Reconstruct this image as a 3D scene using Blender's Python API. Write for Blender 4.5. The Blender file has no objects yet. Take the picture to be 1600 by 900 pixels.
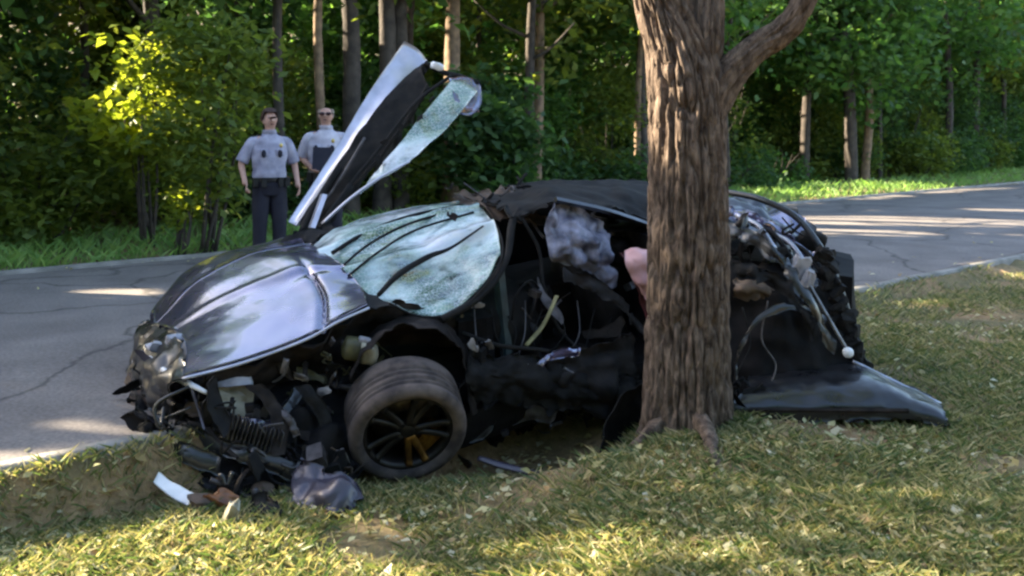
import bpy, bmesh, math, random
import numpy as np
from mathutils import Vector, Matrix
R = math.radians
sc = bpy.context.scene
COL = sc.collection

# ------------------------------------------------------------------ camera
F, HOR, CAMZ = 1600.0, 200.0, 1.6          # focal length in photo pixels, horizon row, eye height
cd = bpy.data.cameras.new('camera'); cam = bpy.data.objects.new('camera', cd); COL.objects.link(cam)
cam.location = (0, 0, CAMZ); cam.rotation_euler = (R(90), 0, 0)
cd.sensor_width = 36; cd.lens = 36.0; cd.shift_y = -(450 - HOR) / 1600.0
cd.clip_start = 0.1; cd.clip_end = 800
cd.dof.use_dof = True; cd.dof.focus_distance = 6.0; cd.dof.aperture_fstop = 4.0
sc.camera = cam

# ------------------------------------------------------------------ sky, sun, exposure
SUN = Vector((-0.87, 0.24, 0.42)).normalized()
w = bpy.data.worlds.new('World'); sc.world = w; w.use_nodes = True
nt = w.node_tree; bg = nt.nodes['Background']
sky = nt.nodes.new('ShaderNodeTexSky'); sky.sky_type = 'NISHITA'; sky.sun_disc = False
sky.sun_elevation = math.asin(SUN.z); sky.sun_rotation = math.atan2(SUN.x, SUN.y)
sky.air_density = 1.0; sky.dust_density = 2.0; sky.ozone_density = 1.0
nt.links.new(sky.outputs[0], bg.inputs[0]); bg.inputs[1].default_value = 0.095
sd = bpy.data.lights.new('sun', 'SUN'); sd.energy = 5.0; sd.angle = R(0.5); sd.color = (1.0, 0.87, 0.64)
sun = bpy.data.objects.new('sun', sd); COL.objects.link(sun); sun.location = (-20, 9, 14)
sun.rotation_euler = SUN.to_track_quat('Z', 'Y').to_euler()
vs = sc.view_settings; vs.view_transform = 'Standard'; vs.look = 'None'; vs.gamma = 1.0
vs.use_curve_mapping = False; vs.exposure = 2.9
sc.cycles.use_denoising = True
try: sc.cycles.denoiser = 'OPENIMAGEDENOISE'
except Exception: pass
sc.cycles.filter_width = 2.5
sc.cycles.max_bounces = 6; sc.cycles.transparent_max_bounces = 12
sc.cycles.sample_clamp_indirect = 4.0

# ------------------------------------------------------------------ helpers
rng = np.random.default_rng(7)
random.seed(7)

def P(px, py, Y):
    """point seen at photo pixel (px, py) at depth Y metres"""
    return np.array([(px - 800) / F * Y, Y, CAMZ - (py - HOR) / F * Y])

# car frame: f = forward, r = towards its right side (away from the camera)
FW = np.array([-0.88, -0.475]); RT = np.array([-0.475, 0.88]); NEAR = 5.364
def B(px, py, v):
    """point on the plane v metres across the car (0 = side nearest the tree)"""
    k = (px - 800) / F
    return P(px, py, (v + NEAR) / (RT[1] + RT[0] * k))

def _hash(ix, iy, iz, seed):
    n = (ix * 73856093) ^ (iy * 19349663) ^ (iz * 83492791) ^ (seed * 2654435761 & 0x7fffffff)
    n = (n ^ (n >> 13)) * 1274126177 & 0x7fffffff
    return ((n ^ (n >> 16)) & 0xffff) / 65535.0
def noise(p, seed=0):
    p = np.asarray(p, float); i = np.floor(p).astype(np.int64); f = p - i; f = f * f * (3 - 2 * f)
    o = 0
    for dx in (0, 1):
        for dy in (0, 1):
            for dz in (0, 1):
                wgt = (f[..., 0] if dx else 1 - f[..., 0]) * (f[..., 1] if dy else 1 - f[..., 1]) * (f[..., 2] if dz else 1 - f[..., 2])
                o = o + wgt * _hash(i[..., 0] + dx, i[..., 1] + dy, i[..., 2] + dz, seed)
    return o * 2 - 1
def fbm(p, seed=0, oct=3):
    s, a = 0, 1.0
    p = np.asarray(p, float)
    for k in range(oct): s = s + a * noise(p * 2 ** k + 17.3 * k, seed + k); a *= .5
    return s
def sm(a, b, x):
    t = np.clip((x - a) / (b - a), 0, 1); return t * t * (3 - 2 * t)

def origin(o):
    v = np.array(o.location)
    while o.parent: o = o.parent; v = v + np.array(o.location)
    return v
def mk(name, verts, faces, mat, parent=None, smooth=False, base=False):
    """link one mesh object; verts are world points (n,3); faces is a list or an (n,k) array"""
    verts = np.asarray(verts, float)
    lo, hi = verts.min(0), verts.max(0); c = (lo + hi) / 2
    if base: c[2] = lo[2]
    v = verts - c
    me = bpy.data.meshes.new(name)
    if isinstance(faces, np.ndarray):
        n, k = faces.shape
        me.vertices.add(len(v)); me.vertices.foreach_set('co', v.astype(np.float32).ravel())
        me.loops.add(n * k); me.loops.foreach_set('vertex_index', faces.astype(np.int32).ravel())
        me.polygons.add(n); me.polygons.foreach_set('loop_start', np.arange(0, n * k, k, dtype=np.int32))
        me.update(calc_edges=True)
    else:
        me.from_pydata(v.tolist(), [], [list(map(int, f)) for f in faces])
    if smooth: me.polygons.foreach_set('use_smooth', np.ones(len(me.polygons), bool))
    for m in (mat if isinstance(mat, (list, tuple)) else [mat]): me.materials.append(m)
    o = bpy.data.objects.new(name, me); COL.objects.link(o)
    if parent is not None: o.parent = parent; o.location = c - origin(parent)
    else: o.location = c
    return o
def empty(name, loc):
    o = bpy.data.objects.new(name, None); COL.objects.link(o); o.location = loc; o.empty_display_size = .2
    return o
def tag(o, label=None, cat=None, group=None, kind=None):
    if label: o['label'] = label
    if cat: o['category'] = cat
    if group: o['group'] = group
    if kind: o['kind'] = kind
    return o

def cr(pts, n):
    """catmull-rom resample of control points (m,...) to n samples"""
    pts = np.asarray(pts, float); m = len(pts)
    e = np.concatenate([[2 * pts[0] - pts[1]], pts, [2 * pts[-1] - pts[-2]]])
    t = np.linspace(0, m - 1, n); i = np.minimum(t.astype(int), m - 2); f = (t - i).reshape((-1,) + (1,) * (pts.ndim - 1))
    a, b, c, d = e[i], e[i + 1], e[i + 2], e[i + 3]
    return .5 * (2 * b + (c - a) * f + (2 * a - 5 * b + 4 * c - d) * f * f + (3 * b - a - 3 * c + d) * f ** 3)
def gridn(g):
    du = np.gradient(g, axis=0); dv = np.gradient(g, axis=1)
    n = np.cross(du, dv); return n / (np.linalg.norm(n, axis=2, keepdims=True) + 1e-9)
def gfaces(nu, nv, off=0):
    i = np.arange(nu - 1)[:, None] * nv + np.arange(nv - 1)[None]; i = i.ravel() + off
    return np.stack([i, i + 1, i + nv + 1, i + nv], 1)
ROT = np.array(Matrix.Rotation(.9, 3, 'X') @ Matrix.Rotation(.7, 3, 'Y') @ Matrix.Rotation(.5, 3, 'Z'))
def sheet(name, rows, mat, parent=None, back=B, thick=.006, res=(20, 20), crumple=(0, 1), seed=0, smooth=True, ragged=0.0, extra=None, base=False):
    """thick curved panel through rows of control points"""
    g = np.array([[back(*q) if back else np.array(q) for q in r] for r in rows])
    g = cr(g, res[0]); g = np.swapaxes(cr(np.swapaxes(g, 0, 1), res[1]), 0, 1)
    n = gridn(g)
    if crumple[0]:
        gr = g @ ROT * crumple[1]; d = np.abs(noise(gr, seed)) * 1.6 - .5 + .45 * noise((gr @ ROT) * 2.3, seed + 5) + .2 * noise(gr * 5.1, seed + 6)
        g = g + n * (crumple[0] * d)[..., None]
    if extra is not None: g = g + n * extra(res)[..., None]
    if ragged:
        k = np.zeros(g.shape[:2]); k[0] = k[-1] = 1; k[:, 0] = k[:, -1] = 1
        j = np.stack([noise(g * 23, seed + q) for q in (11, 12, 13)], -1)
        g = g + j * ragged * k[..., None]
    n = gridn(g); nu, nv = res
    a = g.reshape(-1, 3); b = (g - n * thick).reshape(-1, 3)
    N = nu * nv; fs = [gfaces(nu, nv), gfaces(nu, nv, N)[:, ::-1]]
    rim = [i * nv for i in range(nu)] + [(nu - 1) * nv + j for j in range(1, nv)] + [i * nv + nv - 1 for i in range(nu - 2, -1, -1)] + [j for j in range(nv - 2, 0, -1)]
    rim = np.array(rim); nx = np.roll(rim, -1)
    fs.append(np.stack([rim, nx, nx + N, rim + N], 1)[:, ::-1])
    return mk(name, np.concatenate([a, b]), np.concatenate(fs), mat, parent, smooth, base)
def frames(p):
    t = np.gradient(p, axis=0); t /= np.linalg.norm(t, axis=1, keepdims=True) + 1e-9
    up = np.array([0, 0, 1.0]) if abs(t[0][2]) < .9 else np.array([0, 1.0, 0])
    a = np.cross(t[0], up); a /= np.linalg.norm(a); A = []
    for k in range(len(p)):
        a = a - t[k] * a.dot(t[k]); a /= np.linalg.norm(a) + 1e-9; A.append(a.copy())
    A = np.array(A); return A, np.cross(t, A)
def tube_geo(pts, r, n=None, sides=10, flat=1.0):
    pts = np.asarray(pts, float); n = n or max(2, (len(pts) - 1) * 6 + 1)
    p = cr(pts, n) if len(pts) > 1 else pts
    rr = np.interp(np.linspace(0, 1, n), np.linspace(0, 1, len(np.atleast_1d(r))), np.atleast_1d(r)) if np.ndim(r) else np.full(n, r)
    A, Bv = frames(p); th = np.linspace(0, 2 * np.pi, sides, endpoint=False)
    ring = A[:, None] * np.cos(th)[None, :, None] + Bv[:, None] * np.sin(th)[None, :, None] * flat
    v = (p[:, None] + ring * rr[:, None, None]).reshape(-1, 3)
    fs = []
    for k in range(n - 1):
        for s in range(sides):
            s2 = (s + 1) % sides
            fs.append([k * sides + s, k * sides + s2, (k + 1) * sides + s2, (k + 1) * sides + s])
    fs.append(list(range(sides))[::-1]); fs.append([(n - 1) * sides + s for s in range(sides)])
    return v, fs
def tube(name, pts, r, mat, parent=None, n=None, sides=10, flat=1.0, smooth=True):
    v, f = tube_geo(pts, r, n, sides, flat); return mk(name, v, f, mat, parent, smooth)
def merge(parts):
    V, Fc, o = [], [], 0
    for v, f in parts:
        V.append(np.asarray(v, float)); Fc += [[i + o for i in q] for q in f]; o += len(v)
    return np.concatenate(V), Fc
def rotm(e):
    return np.array(Matrix.Rotation(e[2], 3, 'Z') @ Matrix.Rotation(e[1], 3, 'Y') @ Matrix.Rotation(e[0], 3, 'X'))
_cube = {}
def cube_geo(seg):
    if seg not in _cube:
        bm = bmesh.new(); bmesh.ops.create_cube(bm, size=1.0)
        if seg: bmesh.ops.subdivide_edges(bm, edges=bm.edges[:], cuts=seg, use_grid_fill=True)
        bm.verts.ensure_lookup_table()
        _cube[seg] = (np.array([v.co[:] for v in bm.verts]), [[v.index for v in f.verts] for f in bm.faces]); bm.free()
    return _cube[seg]
def chunk(name, c, size, rot, mat, parent=None, seed=0, amp=.25, seg=2, rnd=.3, smooth=False, base=False):
    """dented, rounded irregular lump or bracket"""
    v, f = cube_geo(seg); v = v.copy()
    l = np.linalg.norm(v, axis=1, keepdims=True); v = v * (1 - rnd) + rnd * v / l * .62
    v = v + amp * .5 * np.stack([noise(v * 1.9 + seed * 3.1, seed + q) for q in range(3)], 1)
    v = (v * np.array(size)) @ rotm(rot).T + np.array(c)
    return mk(name, v, f, mat, parent, smooth, base)
def beam(name, p0, p1, wd, th, mat, parent=None, bend=0.0, seed=0, smooth=False):
    p0, p1 = np.array(p0, float), np.array(p1, float); mid = (p0 + p1) / 2 + bend * np.array([noise(p0[None] * 5, seed + q)[0] for q in range(3)])
    v, f = tube_geo([p0, mid, p1], wd * .7, n=9, sides=4, flat=th / wd)
    return mk(name, v, f, mat, parent, smooth)

# ------------------------------------------------------------------ materials
def newmat(name):
    m = bpy.data.materials.new(name); m.use_nodes = True
    return m, m.node_tree.nodes, m.node_tree.links, m.node_tree.nodes['Principled BSDF']
def mat(name, c1, c2=None, rough=.6, metal=0, scale=6, coat=0, bump=0, bscale=40, detail=4, spec=.5, contrast=(.35, .65), rough2=None):
    m, N, L, b = newmat(name)
    b.inputs['Roughness'].default_value = rough; b.inputs['Metallic'].default_value = metal
    b.inputs['Coat Weight'].default_value = coat; b.inputs['Coat Roughness'].default_value = .06
    b.inputs['Specular IOR Level'].default_value = spec
    tc = N.new('ShaderNodeTexCoord')
    def nz(s):
        t = N.new('ShaderNodeTexNoise'); t.inputs['Scale'].default_value = s; t.inputs['Detail'].default_value = detail
        L.new(tc.outputs['Object'], t.inputs['Vector']); return t
    if c2 is None: b.inputs['Base Color'].default_value = (*c1, 1)
    else:
        t = nz(scale); r = N.new('ShaderNodeValToRGB')
        r.color_ramp.elements[0].position, r.color_ramp.elements[1].position = contrast
        r.color_ramp.elements[0].color = (*c1, 1); r.color_ramp.elements[1].color = (*c2, 1)
        L.new(t.outputs['Fac'], r.inputs['Fac']); L.new(r.outputs['Color'], b.inputs['Base Color'])
        if rough2 is not None:
            mr = N.new('ShaderNodeMapRange'); mr.inputs['To Min'].default_value = rough; mr.inputs['To Max'].default_value = rough2
            mr.inputs['From Min'].default_value = contrast[0]; mr.inputs['From Max'].default_value = contrast[1]
            L.new(t.outputs['Fac'], mr.inputs['Value']); L.new(mr.outputs['Result'], b.inputs['Roughness'])
    if bump:
        t2 = nz(bscale); bp = N.new('ShaderNodeBump'); bp.inputs['Strength'].default_value = bump; bp.inputs['Distance'].default_value = .01
        L.new(t2.outputs['Fac'], bp.inputs['Height']); L.new(bp.outputs['Normal'], b.inputs['Normal'])
    return m
def leafmat(name, cols, trans, rough=.5, tw=.45):
    """random colour per leaf, part translucent"""
    m, N, L, b = newmat(name); out = N['Material Output']
    g = N.new('ShaderNodeNewGeometry'); r = N.new('ShaderNodeValToRGB'); r.color_ramp.interpolation = 'LINEAR'
    e = r.color_ramp.elements
    while len(e) < len(cols): e.new(.5)
    for k, c in enumerate(cols): e[k].position = k / (len(cols) - 1); e[k].color = (*c, 1)
    L.new(g.outputs['Random Per Island'], r.inputs['Fac']); L.new(r.outputs['Color'], b.inputs['Base Color'])
    b.inputs['Roughness'].default_value = rough; b.inputs['Specular IOR Level'].default_value = .3
    t = N.new('ShaderNodeBsdfTranslucent'); mx = N.new('ShaderNodeMixRGB'); mx.blend_type = 'MULTIPLY'; mx.inputs[0].default_value = 1
    mx.inputs[2].default_value = (*trans, 1); L.new(r.outputs['Color'], mx.inputs[1]); L.new(mx.outputs[0], t.inputs['Color'])
    ms = N.new('ShaderNodeMixShader'); ms.inputs[0].default_value = tw
    L.new(b.outputs[0], ms.inputs[1]); L.new(t.outputs[0], ms.inputs[2]); L.new(ms.outputs[0], out.inputs['Surface'])
    return m
M = {}
M['paint'] = mat('car_paint', (.115, .105, .20), (.065, .058, .09), .24, .7, 4, coat=1.0, bump=.03, bscale=5, contrast=(.45, .8), rough2=.4)
M['paint'].node_tree.nodes['Principled BSDF'].inputs['Coat IOR'].default_value = 2.1; M['paint'].node_tree.nodes['Principled BSDF'].inputs['Coat Roughness'].default_value = .09
M['plum'] = mat('plum_paint', (.035, .031, .052), (.06, .052, .07), .35, .3, 7, coat=.4, bump=.15, bscale=9, rough2=.6)
M['black'] = mat('black_gloss', (.008, .008, .011), (.018, .017, .018), .25, 0, 7, coat=.35, bump=.1, bscale=9, rough2=.55)
M['plastic'] = mat('black_plastic', (.007, .007, .008), (.016, .0145, .014), .75, 0, 14, bump=.3, bscale=60, spec=.18)
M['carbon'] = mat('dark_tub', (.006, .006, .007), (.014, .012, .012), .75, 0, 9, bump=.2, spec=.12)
M['liner'] = mat('wheel_liner', (.012, .010, .010), (.032, .025, .022), .85, 0, 10, bump=.4, bscale=30, spec=.15)
M['rubber'] = mat('tyre_rubber', (.042, .034, .034), (.13, .10, .088), .85, 0, 9, bump=.25, bscale=50, spec=.2)
M['rim'] = mat('rim_metal', (.008, .0075, .008), (.022, .017, .014), .42, .4, 12)
M['gold_lit'] = mat('gold_and_lit_metal', (.34, .17, .035), (.12, .055, .018), .42, .75, 22)
M['disc'] = mat('brake_disc', (.12, .10, .08), (.06, .045, .035), .4, .8, 24)
M['alloy'] = mat('bare_alloy', (.26, .25, .26), (.10, .09, .09), .4, .75, 12, bump=.2)
M['steel'] = mat('dull_steel', (.11, .10, .105), (.04, .035, .035), .5, .6, 14, bump=.3)
M['pale'] = mat('pale_plastic', (.42, .41, .45), (.20, .19, .21), .45, 0, 9, bump=.15)
M['ivory'] = mat('lamp_ivory', (.34, .32, .25), (.15, .13, .09), .4, 0, 11, bump=.2)
M['olive'] = mat('oily_part', (.09, .082, .035), (.035, .032, .018), .5, 0, 14)
M['amber'] = mat('amber_lens', (.24, .09, .03), (.10, .04, .02), .3, 0, 14)
M['brown'] = mat('torn_brown', (.11, .07, .048), (.05, .034, .025), .7, 0, 12, bump=.4)
M['yellow'] = mat('yellow_strap', (.22, .20, .085), (.12, .105, .05), .6, 0, 18)
M['pink'] = mat('pink_cloth', (.72, .42, .43), (.60, .32, .34), .85, 0, 5, bump=.4, bscale=25)
M['airbag'] = mat('grey_cloth', (.34, .34, .46), (.05, .05, .08), .45, 0, 9, bump=.8, bscale=14)
M['seat'] = mat('seat_leather', (.010, .009, .010), (.026, .022, .022), .7, 0, 10, bump=.3, spec=.2)
M['red'] = mat('dark_red', (.11, .015, .016), (.05, .01, .01), .5, 0, 9)
M['teal'] = mat('teal_post', (.05, .075, .08), (.03, .04, .045), .35, .2, 9)
M['tan'] = mat('lit_interior_tan', (.17, .12, .085), (.08, .055, .04), .8, 0, 9)
M['white'] = mat('white_paint', (.80, .80, .82), (.66, .66, .68), .4, 0, 8)
M['frame'] = mat('silver_edge', (.52, .52, .60), (.36, .36, .42), .28, .55, 6)
def glassmat(name, tint, dark, sc_, thr, seed=0.0):
    """broken laminated glass: white crushed zones and a fine crack net over a see-through pane"""
    m, N, L, b = newmat(name); out = N['Material Output']
    tc = N.new('ShaderNodeTexCoord')
    mr = N.new('ShaderNodeMapping'); mr.inputs['Rotation'].default_value = (0, 0, -YAW0); L.new(tc.outputs['Object'], mr.inputs[0])
    mp = N.new('ShaderNodeMapping'); mp.inputs['Location'].default_value = (seed, seed * 2, 0); mp.inputs['Scale'].default_value = (.55, 1.5, 1.2); L.new(mr.outputs[0], mp.inputs[0])
    n1 = N.new('ShaderNodeTexNoise'); n1.inputs['Scale'].default_value = 3.6; n1.inputs['Detail'].default_value = 7; n1.inputs['Roughness'].default_value = .66; L.new(mp.outputs[0], n1.inputs['Vector'])
    n2 = N.new('ShaderNodeTexNoise'); n2.inputs['Scale'].default_value = 1.9; n2.inputs['Detail'].default_value = 2; L.new(mr.outputs[0], n2.inputs['Vector'])
    wd = N.new('ShaderNodeTexNoise'); wd.inputs['Scale'].default_value = 9; L.new(tc.outputs['Object'], wd.inputs['Vector'])
    wm = N.new('ShaderNodeMixRGB'); wm.inputs[0].default_value = .06; L.new(tc.outputs['Object'], wm.inputs[1]); L.new(wd.outputs['Color'], wm.inputs[2])
    v = N.new('ShaderNodeTexVoronoi'); v.feature = 'DISTANCE_TO_EDGE'; v.inputs['Scale'].default_value = sc_; L.new(wm.outputs[0], v.inputs['Vector'])
    ck = N.new('ShaderNodeMapRange'); ck.inputs['From Min'].default_value = .01; ck.inputs['From Max'].default_value = .07; ck.inputs['To Min'].default_value = 1; ck.inputs['To Max'].default_value = 0; L.new(v.outputs['Distance'], ck.inputs['Value'])
    r = N.new('ShaderNodeValToRGB'); e = r.color_ramp.elements; e[0].position = .34; e[1].position = .70
    e[0].color = (*dark, 1); e[1].color = (.82, .82, .92, 1); x = e.new(.47); x.color = (tint[0] * .5, tint[1] * .62, tint[2] * .55, 1); x = e.new(.57); x.color = (*tint, 1)
    L.new(n2.outputs['Fac'], r.inputs['Fac'])
    mm = N.new('ShaderNodeMixRGB'); L.new(ck.outputs[0], mm.inputs[0]); L.new(r.outputs[0], mm.inputs[1]); mm.inputs[2].default_value = (.85, .9, .92, 1)
    L.new(mm.outputs[0], b.inputs['Base Color']); b.inputs['Roughness'].default_value = .2; b.inputs['Coat Weight'].default_value = 1.0; b.inputs['Coat Roughness'].default_value = .05; b.inputs['Coat IOR'].default_value = 1.8
    bp = N.new('ShaderNodeBump'); bp.inputs['Strength'].default_value = .5; bp.inputs['Distance'].default_value = .01; L.new(v.outputs['Distance'], bp.inputs['Height']); L.new(bp.outputs[0], b.inputs['Normal'])
    tl = N.new('ShaderNodeBsdfTranslucent'); L.new(mm.outputs[0], tl.inputs[0])
    m1 = N.new('ShaderNodeMixShader'); m1.inputs[0].default_value = .25; L.new(b.outputs[0], m1.inputs[1]); L.new(tl.outputs[0], m1.inputs[2])
    tr = N.new('ShaderNodeBsdfTransparent'); tr.inputs[0].default_value = (.45, .62, .55, 1)
    gl = N.new('ShaderNodeBsdfGlossy'); gl.inputs['Roughness'].default_value = .06
    m2 = N.new('ShaderNodeMixShader'); m2.inputs[0].default_value = .16; L.new(tr.outputs[0], m2.inputs[1]); L.new(gl.outputs[0], m2.inputs[2])
    fr = N.new('ShaderNodeMapRange'); fr.inputs['From Min'].default_value = thr - .10; fr.inputs['From Max'].default_value = thr + .10; L.new(n1.outputs['Fac'], fr.inputs['Value'])
    mx_ = N.new('ShaderNodeMath'); mx_.operation = 'MAXIMUM'; cs = N.new('ShaderNodeMath'); cs.operation = 'MULTIPLY'; cs.inputs[1].default_value = .5; L.new(ck.outputs[0], cs.inputs[0]); L.new(fr.outputs[0], mx_.inputs[0]); L.new(cs.outputs[0], mx_.inputs[1])
    m3 = N.new('ShaderNodeMixShader'); L.new(mx_.outputs[0], m3.inputs[0]); L.new(m2.outputs[0], m3.inputs[1]); L.new(m1.outputs[0], m3.inputs[2]); L.new(m3.outputs[0], out.inputs['Surface'])
    return m
YAW0 = math.atan2(.475, .88)
M['glass'] = glassmat('crazed_windscreen', (.72, .86, .88), (.05, .14, .08), 46, .45)
M['dglass'] = glassmat('crazed_window', (.66, .80, .84), (.12, .24, .20), 46, .42, 3.0)
M['bark'] = mat('bark', (.20, .152, .12), (.105, .078, .062), .92, 0, 13, detail=8, contrast=(.3, .7), spec=.2)
def streak(m, sc_=(26, 26, 8)):
    N, L = m.node_tree.nodes, m.node_tree.links; b = N['Principled BSDF']; tc = N.new('ShaderNodeTexCoord'); mp = N.new('ShaderNodeMapping'); mp.inputs['Scale'].default_value = sc_
    t = N.new('ShaderNodeTexNoise'); t.inputs['Scale'].default_value = 1; t.inputs['Detail'].default_value = 9; t.inputs['Roughness'].default_value = .7; t.inputs['Distortion'].default_value = .8
    L.new(tc.outputs['Object'], mp.inputs[0]); L.new(mp.outputs[0], t.inputs['Vector'])
    bp = N.new('ShaderNodeBump'); bp.inputs['Strength'].default_value = .9; bp.inputs['Distance'].default_value = .02
    L.new(t.outputs['Fac'], bp.inputs['Height']); L.new(bp.outputs[0], b.inputs['Normal'])
    r = N.new('ShaderNodeValToRGB'); r.color_ramp.elements[0].position = .36; r.color_ramp.elements[1].position = .6; r.color_ramp.elements[0].color = (.26, .23, .22, 1); r.color_ramp.elements[1].color = (1.15, 1.1, 1.05, 1)
    mx = N.new('ShaderNodeMixRGB'); mx.blend_type = 'MULTIPLY'; mx.inputs[0].default_value = 1; old = b.inputs['Base Color'].links[0].from_socket
    L.new(t.outputs['Fac'], r.inputs[0]); L.new(old, mx.inputs[1]); L.new(r.outputs[0], mx.inputs[2]); L.new(mx.outputs[0], b.inputs['Base Color'])
streak(M['bark'])
M['bark2'] = mat('forest_bark', (.075, .058, .046), (.035, .027, .022), .9, 0, 7, bump=.8, bscale=20, detail=8)
M['bark3'] = mat('tan_bark', (.26, .17, .10), (.13, .085, .055), .9, 0, 8, bump=.6, bscale=20, detail=8)
M['leafA'] = leafmat('leaf_olive', [(.065, .10, .024), (.11, .155, .035), (.17, .21, .05)], (2.4, 2.2, 1.0))
M['leafB'] = leafmat('leaf_green', [(.045, .10, .034), (.075, .145, .045), (.12, .20, .06)], (2.0, 2.2, 1.0))
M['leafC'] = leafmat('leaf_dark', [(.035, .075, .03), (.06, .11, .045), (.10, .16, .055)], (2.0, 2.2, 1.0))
M['leafY'] = leafmat('leaf_sunlit_yellow', [(.13, .19, .03), (.19, .25, .04), (.25, .29, .06)], (2.2, 2.0, .8), tw=.5)  # brighter yellow leaf copy puts sunlight into the foliage colour
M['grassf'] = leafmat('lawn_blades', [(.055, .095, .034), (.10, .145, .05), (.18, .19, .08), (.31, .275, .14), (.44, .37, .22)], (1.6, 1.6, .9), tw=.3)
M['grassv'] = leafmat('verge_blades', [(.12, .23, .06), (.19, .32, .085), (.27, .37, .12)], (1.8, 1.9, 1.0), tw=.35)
M['litter'] = leafmat('litter_leaves', [(.42, .36, .16), (.50, .47, .26), (.28, .17, .075), (.36, .33, .12), (.55, .50, .36)], (1.2, 1.1, .8), tw=.2)

# ------------------------------------------------------------------ the lie of the land
TD = np.array([.738, .675]); ND = np.array([-.675, .738])     # along the road / across it
D0, D1 = 5.16, 11.9
TREE = np.array([1.03, 6.0])
def dist(x, y): return ND[0] * x + ND[1] * y
def hgt(x, y):
    d = dist(x, y)
    ver = -.16 - .15 * sm(.9, -.5, x) + .07 * np.exp(-((x - 1.03) ** 2 + (y - 5.9) ** 2) / .35)
    ver = ver - .27 * np.exp(-(np.maximum(np.abs(x + .1) - .45, 0) ** 2 / .35 + np.maximum(np.abs(y - 6.25) - .3, 0) ** 2 / .10))
    p = np.stack([x, y, np.zeros_like(x)], -1)
    ver = ver + .022 * fbm(p * 2.6, 3, 3) + .05 * noise(p * .7, 9)
    b = sm(4.93, 5.12, d); z = ver * (1 - b) - .02 * b
    z = np.where(d > D0, -.03, z)
    far = -.03 + .035 * (d - D1) + .05 * noise(p * .8, 21) * sm(12.2, 14, d)
    far = np.minimum(far, .8) + .30 * np.clip(d - 27, 0, 30)
    return np.where(d > D1, far, z)
def axis(lo, hi, f0, f1, fine, grow=1.25):
    a = list(np.arange(f0, f1, fine)); s = fine; x = a[-1]
    while x < hi: s = min(s * grow, 8); x += s; a.append(x)
    s = fine; x = f0; L = []
    while x > lo: s = min(s * grow, 8); x -= s; L.append(x)
    return np.array(L[::-1] + a)
gx, gy = axis(-260, 260, -5, 5, .09), axis(-60, 400, 2, 12, .09)
X, Y = np.meshgrid(gx, gy, indexing='ij'); Z = hgt(X, Y)
m, N, L, b = newmat('soil_and_turf')
tc = N.new('ShaderNodeTexCoord')
def nnode(s, d=5, r=.6):
    t = N.new('ShaderNodeTexNoise'); t.inputs['Scale'].default_value = s; t.inputs['Detail'].default_value = d; t.inputs['Roughness'].default_value = r
    L.new(tc.outputs['Object'], t.inputs['Vector']); return t
n1, n2 = nnode(1.5), nnode(22, 6, .7)
r1 = N.new('ShaderNodeValToRGB'); r1.color_ramp.elements[0].position = .38; r1.color_ramp.elements[1].position = .62
r1.color_ramp.elements[0].color = (.14, .13, .06, 1); r1.color_ramp.elements[1].color = (.33, .22, .125, 1)
r2 = N.new('ShaderNodeValToRGB'); r2.color_ramp.elements[0].position = .3; r2.color_ramp.elements[1].position = .75
r2.color_ramp.elements[0].color = (.55, .5, .42, 1); r2.color_ramp.elements[1].color = (1.3, 1.25, 1.1, 1)
L.new(n1.outputs['Fac'], r1.inputs[0]); L.new(n2.outputs['Fac'], r2.inputs[0])
mx = N.new('ShaderNodeMixRGB'); mx.blend_type = 'MULTIPLY'; mx.inputs[0].default_value = 1; L.new(r1.outputs[0], mx.inputs[1]); L.new(r2.outputs[0], mx.inputs[2])
L.new(mx.outputs[0], b.inputs['Base Color']); b.inputs['Roughness'].default_value = .95
bp = N.new('ShaderNodeBump'); bp.inputs['Strength'].default_value = .7; bp.inputs['Distance'].default_value = .03; L.new(n2.outputs['Fac'], bp.inputs['Height']); L.new(bp.outputs[0], b.inputs['Normal'])
M['ground'] = m
g = np.stack([X, Y, Z], -1)
tag(mk('ground', g.reshape(-1, 3), gfaces(len(gx), len(gy))[:, ::-1], M['ground'], smooth=True), kind='structure')
def road_pt(t, d, z): return np.array([TD[0] * t + ND[0] * d, TD[1] * t + ND[1] * d, z])
m = mat('asphalt', (.14, .118, .108), (.21, .18, .163), .88, 0, 1.3, bump=.6, bscale=120, detail=9)
N, L = m.node_tree.nodes, m.node_tree.links; b = N['Principled BSDF']; tc = N.new('ShaderNodeTexCoord'); old = b.inputs['Base Color'].links[0].from_socket
sp = N.new('ShaderNodeTexNoise'); sp.inputs['Scale'].default_value = 45; sp.inputs['Detail'].default_value = 6; L.new(tc.outputs['Object'], sp.inputs['Vector'])
sr = N.new('ShaderNodeMapRange'); sr.inputs['From Min'].default_value = .3; sr.inputs['From Max'].default_value = .7; sr.inputs['To Min'].default_value = .72; sr.inputs['To Max'].default_value = 1.25; L.new(sp.outputs['Fac'], sr.inputs['Value'])
wn_ = N.new('ShaderNodeTexNoise'); wn_.inputs['Scale'].default_value = 1.6; wn_.inputs['Detail'].default_value = 6; L.new(tc.outputs['Object'], wn_.inputs['Vector'])
wx = N.new('ShaderNodeMixRGB'); wx.inputs[0].default_value = .35; L.new(tc.outputs['Object'], wx.inputs[1]); L.new(wn_.outputs['Color'], wx.inputs[2])
vo = N.new('ShaderNodeTexVoronoi'); vo.feature = 'DISTANCE_TO_EDGE'; vo.inputs['Scale'].default_value = .55; L.new(wx.outputs[0], vo.inputs['Vector'])
cm = N.new('ShaderNodeMapRange'); cm.inputs['From Max'].default_value = .014; cm.inputs['To Min'].default_value = .4; cm.inputs['To Max'].default_value = 1; L.new(vo.outputs['Distance'], cm.inputs['Value'])
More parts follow.
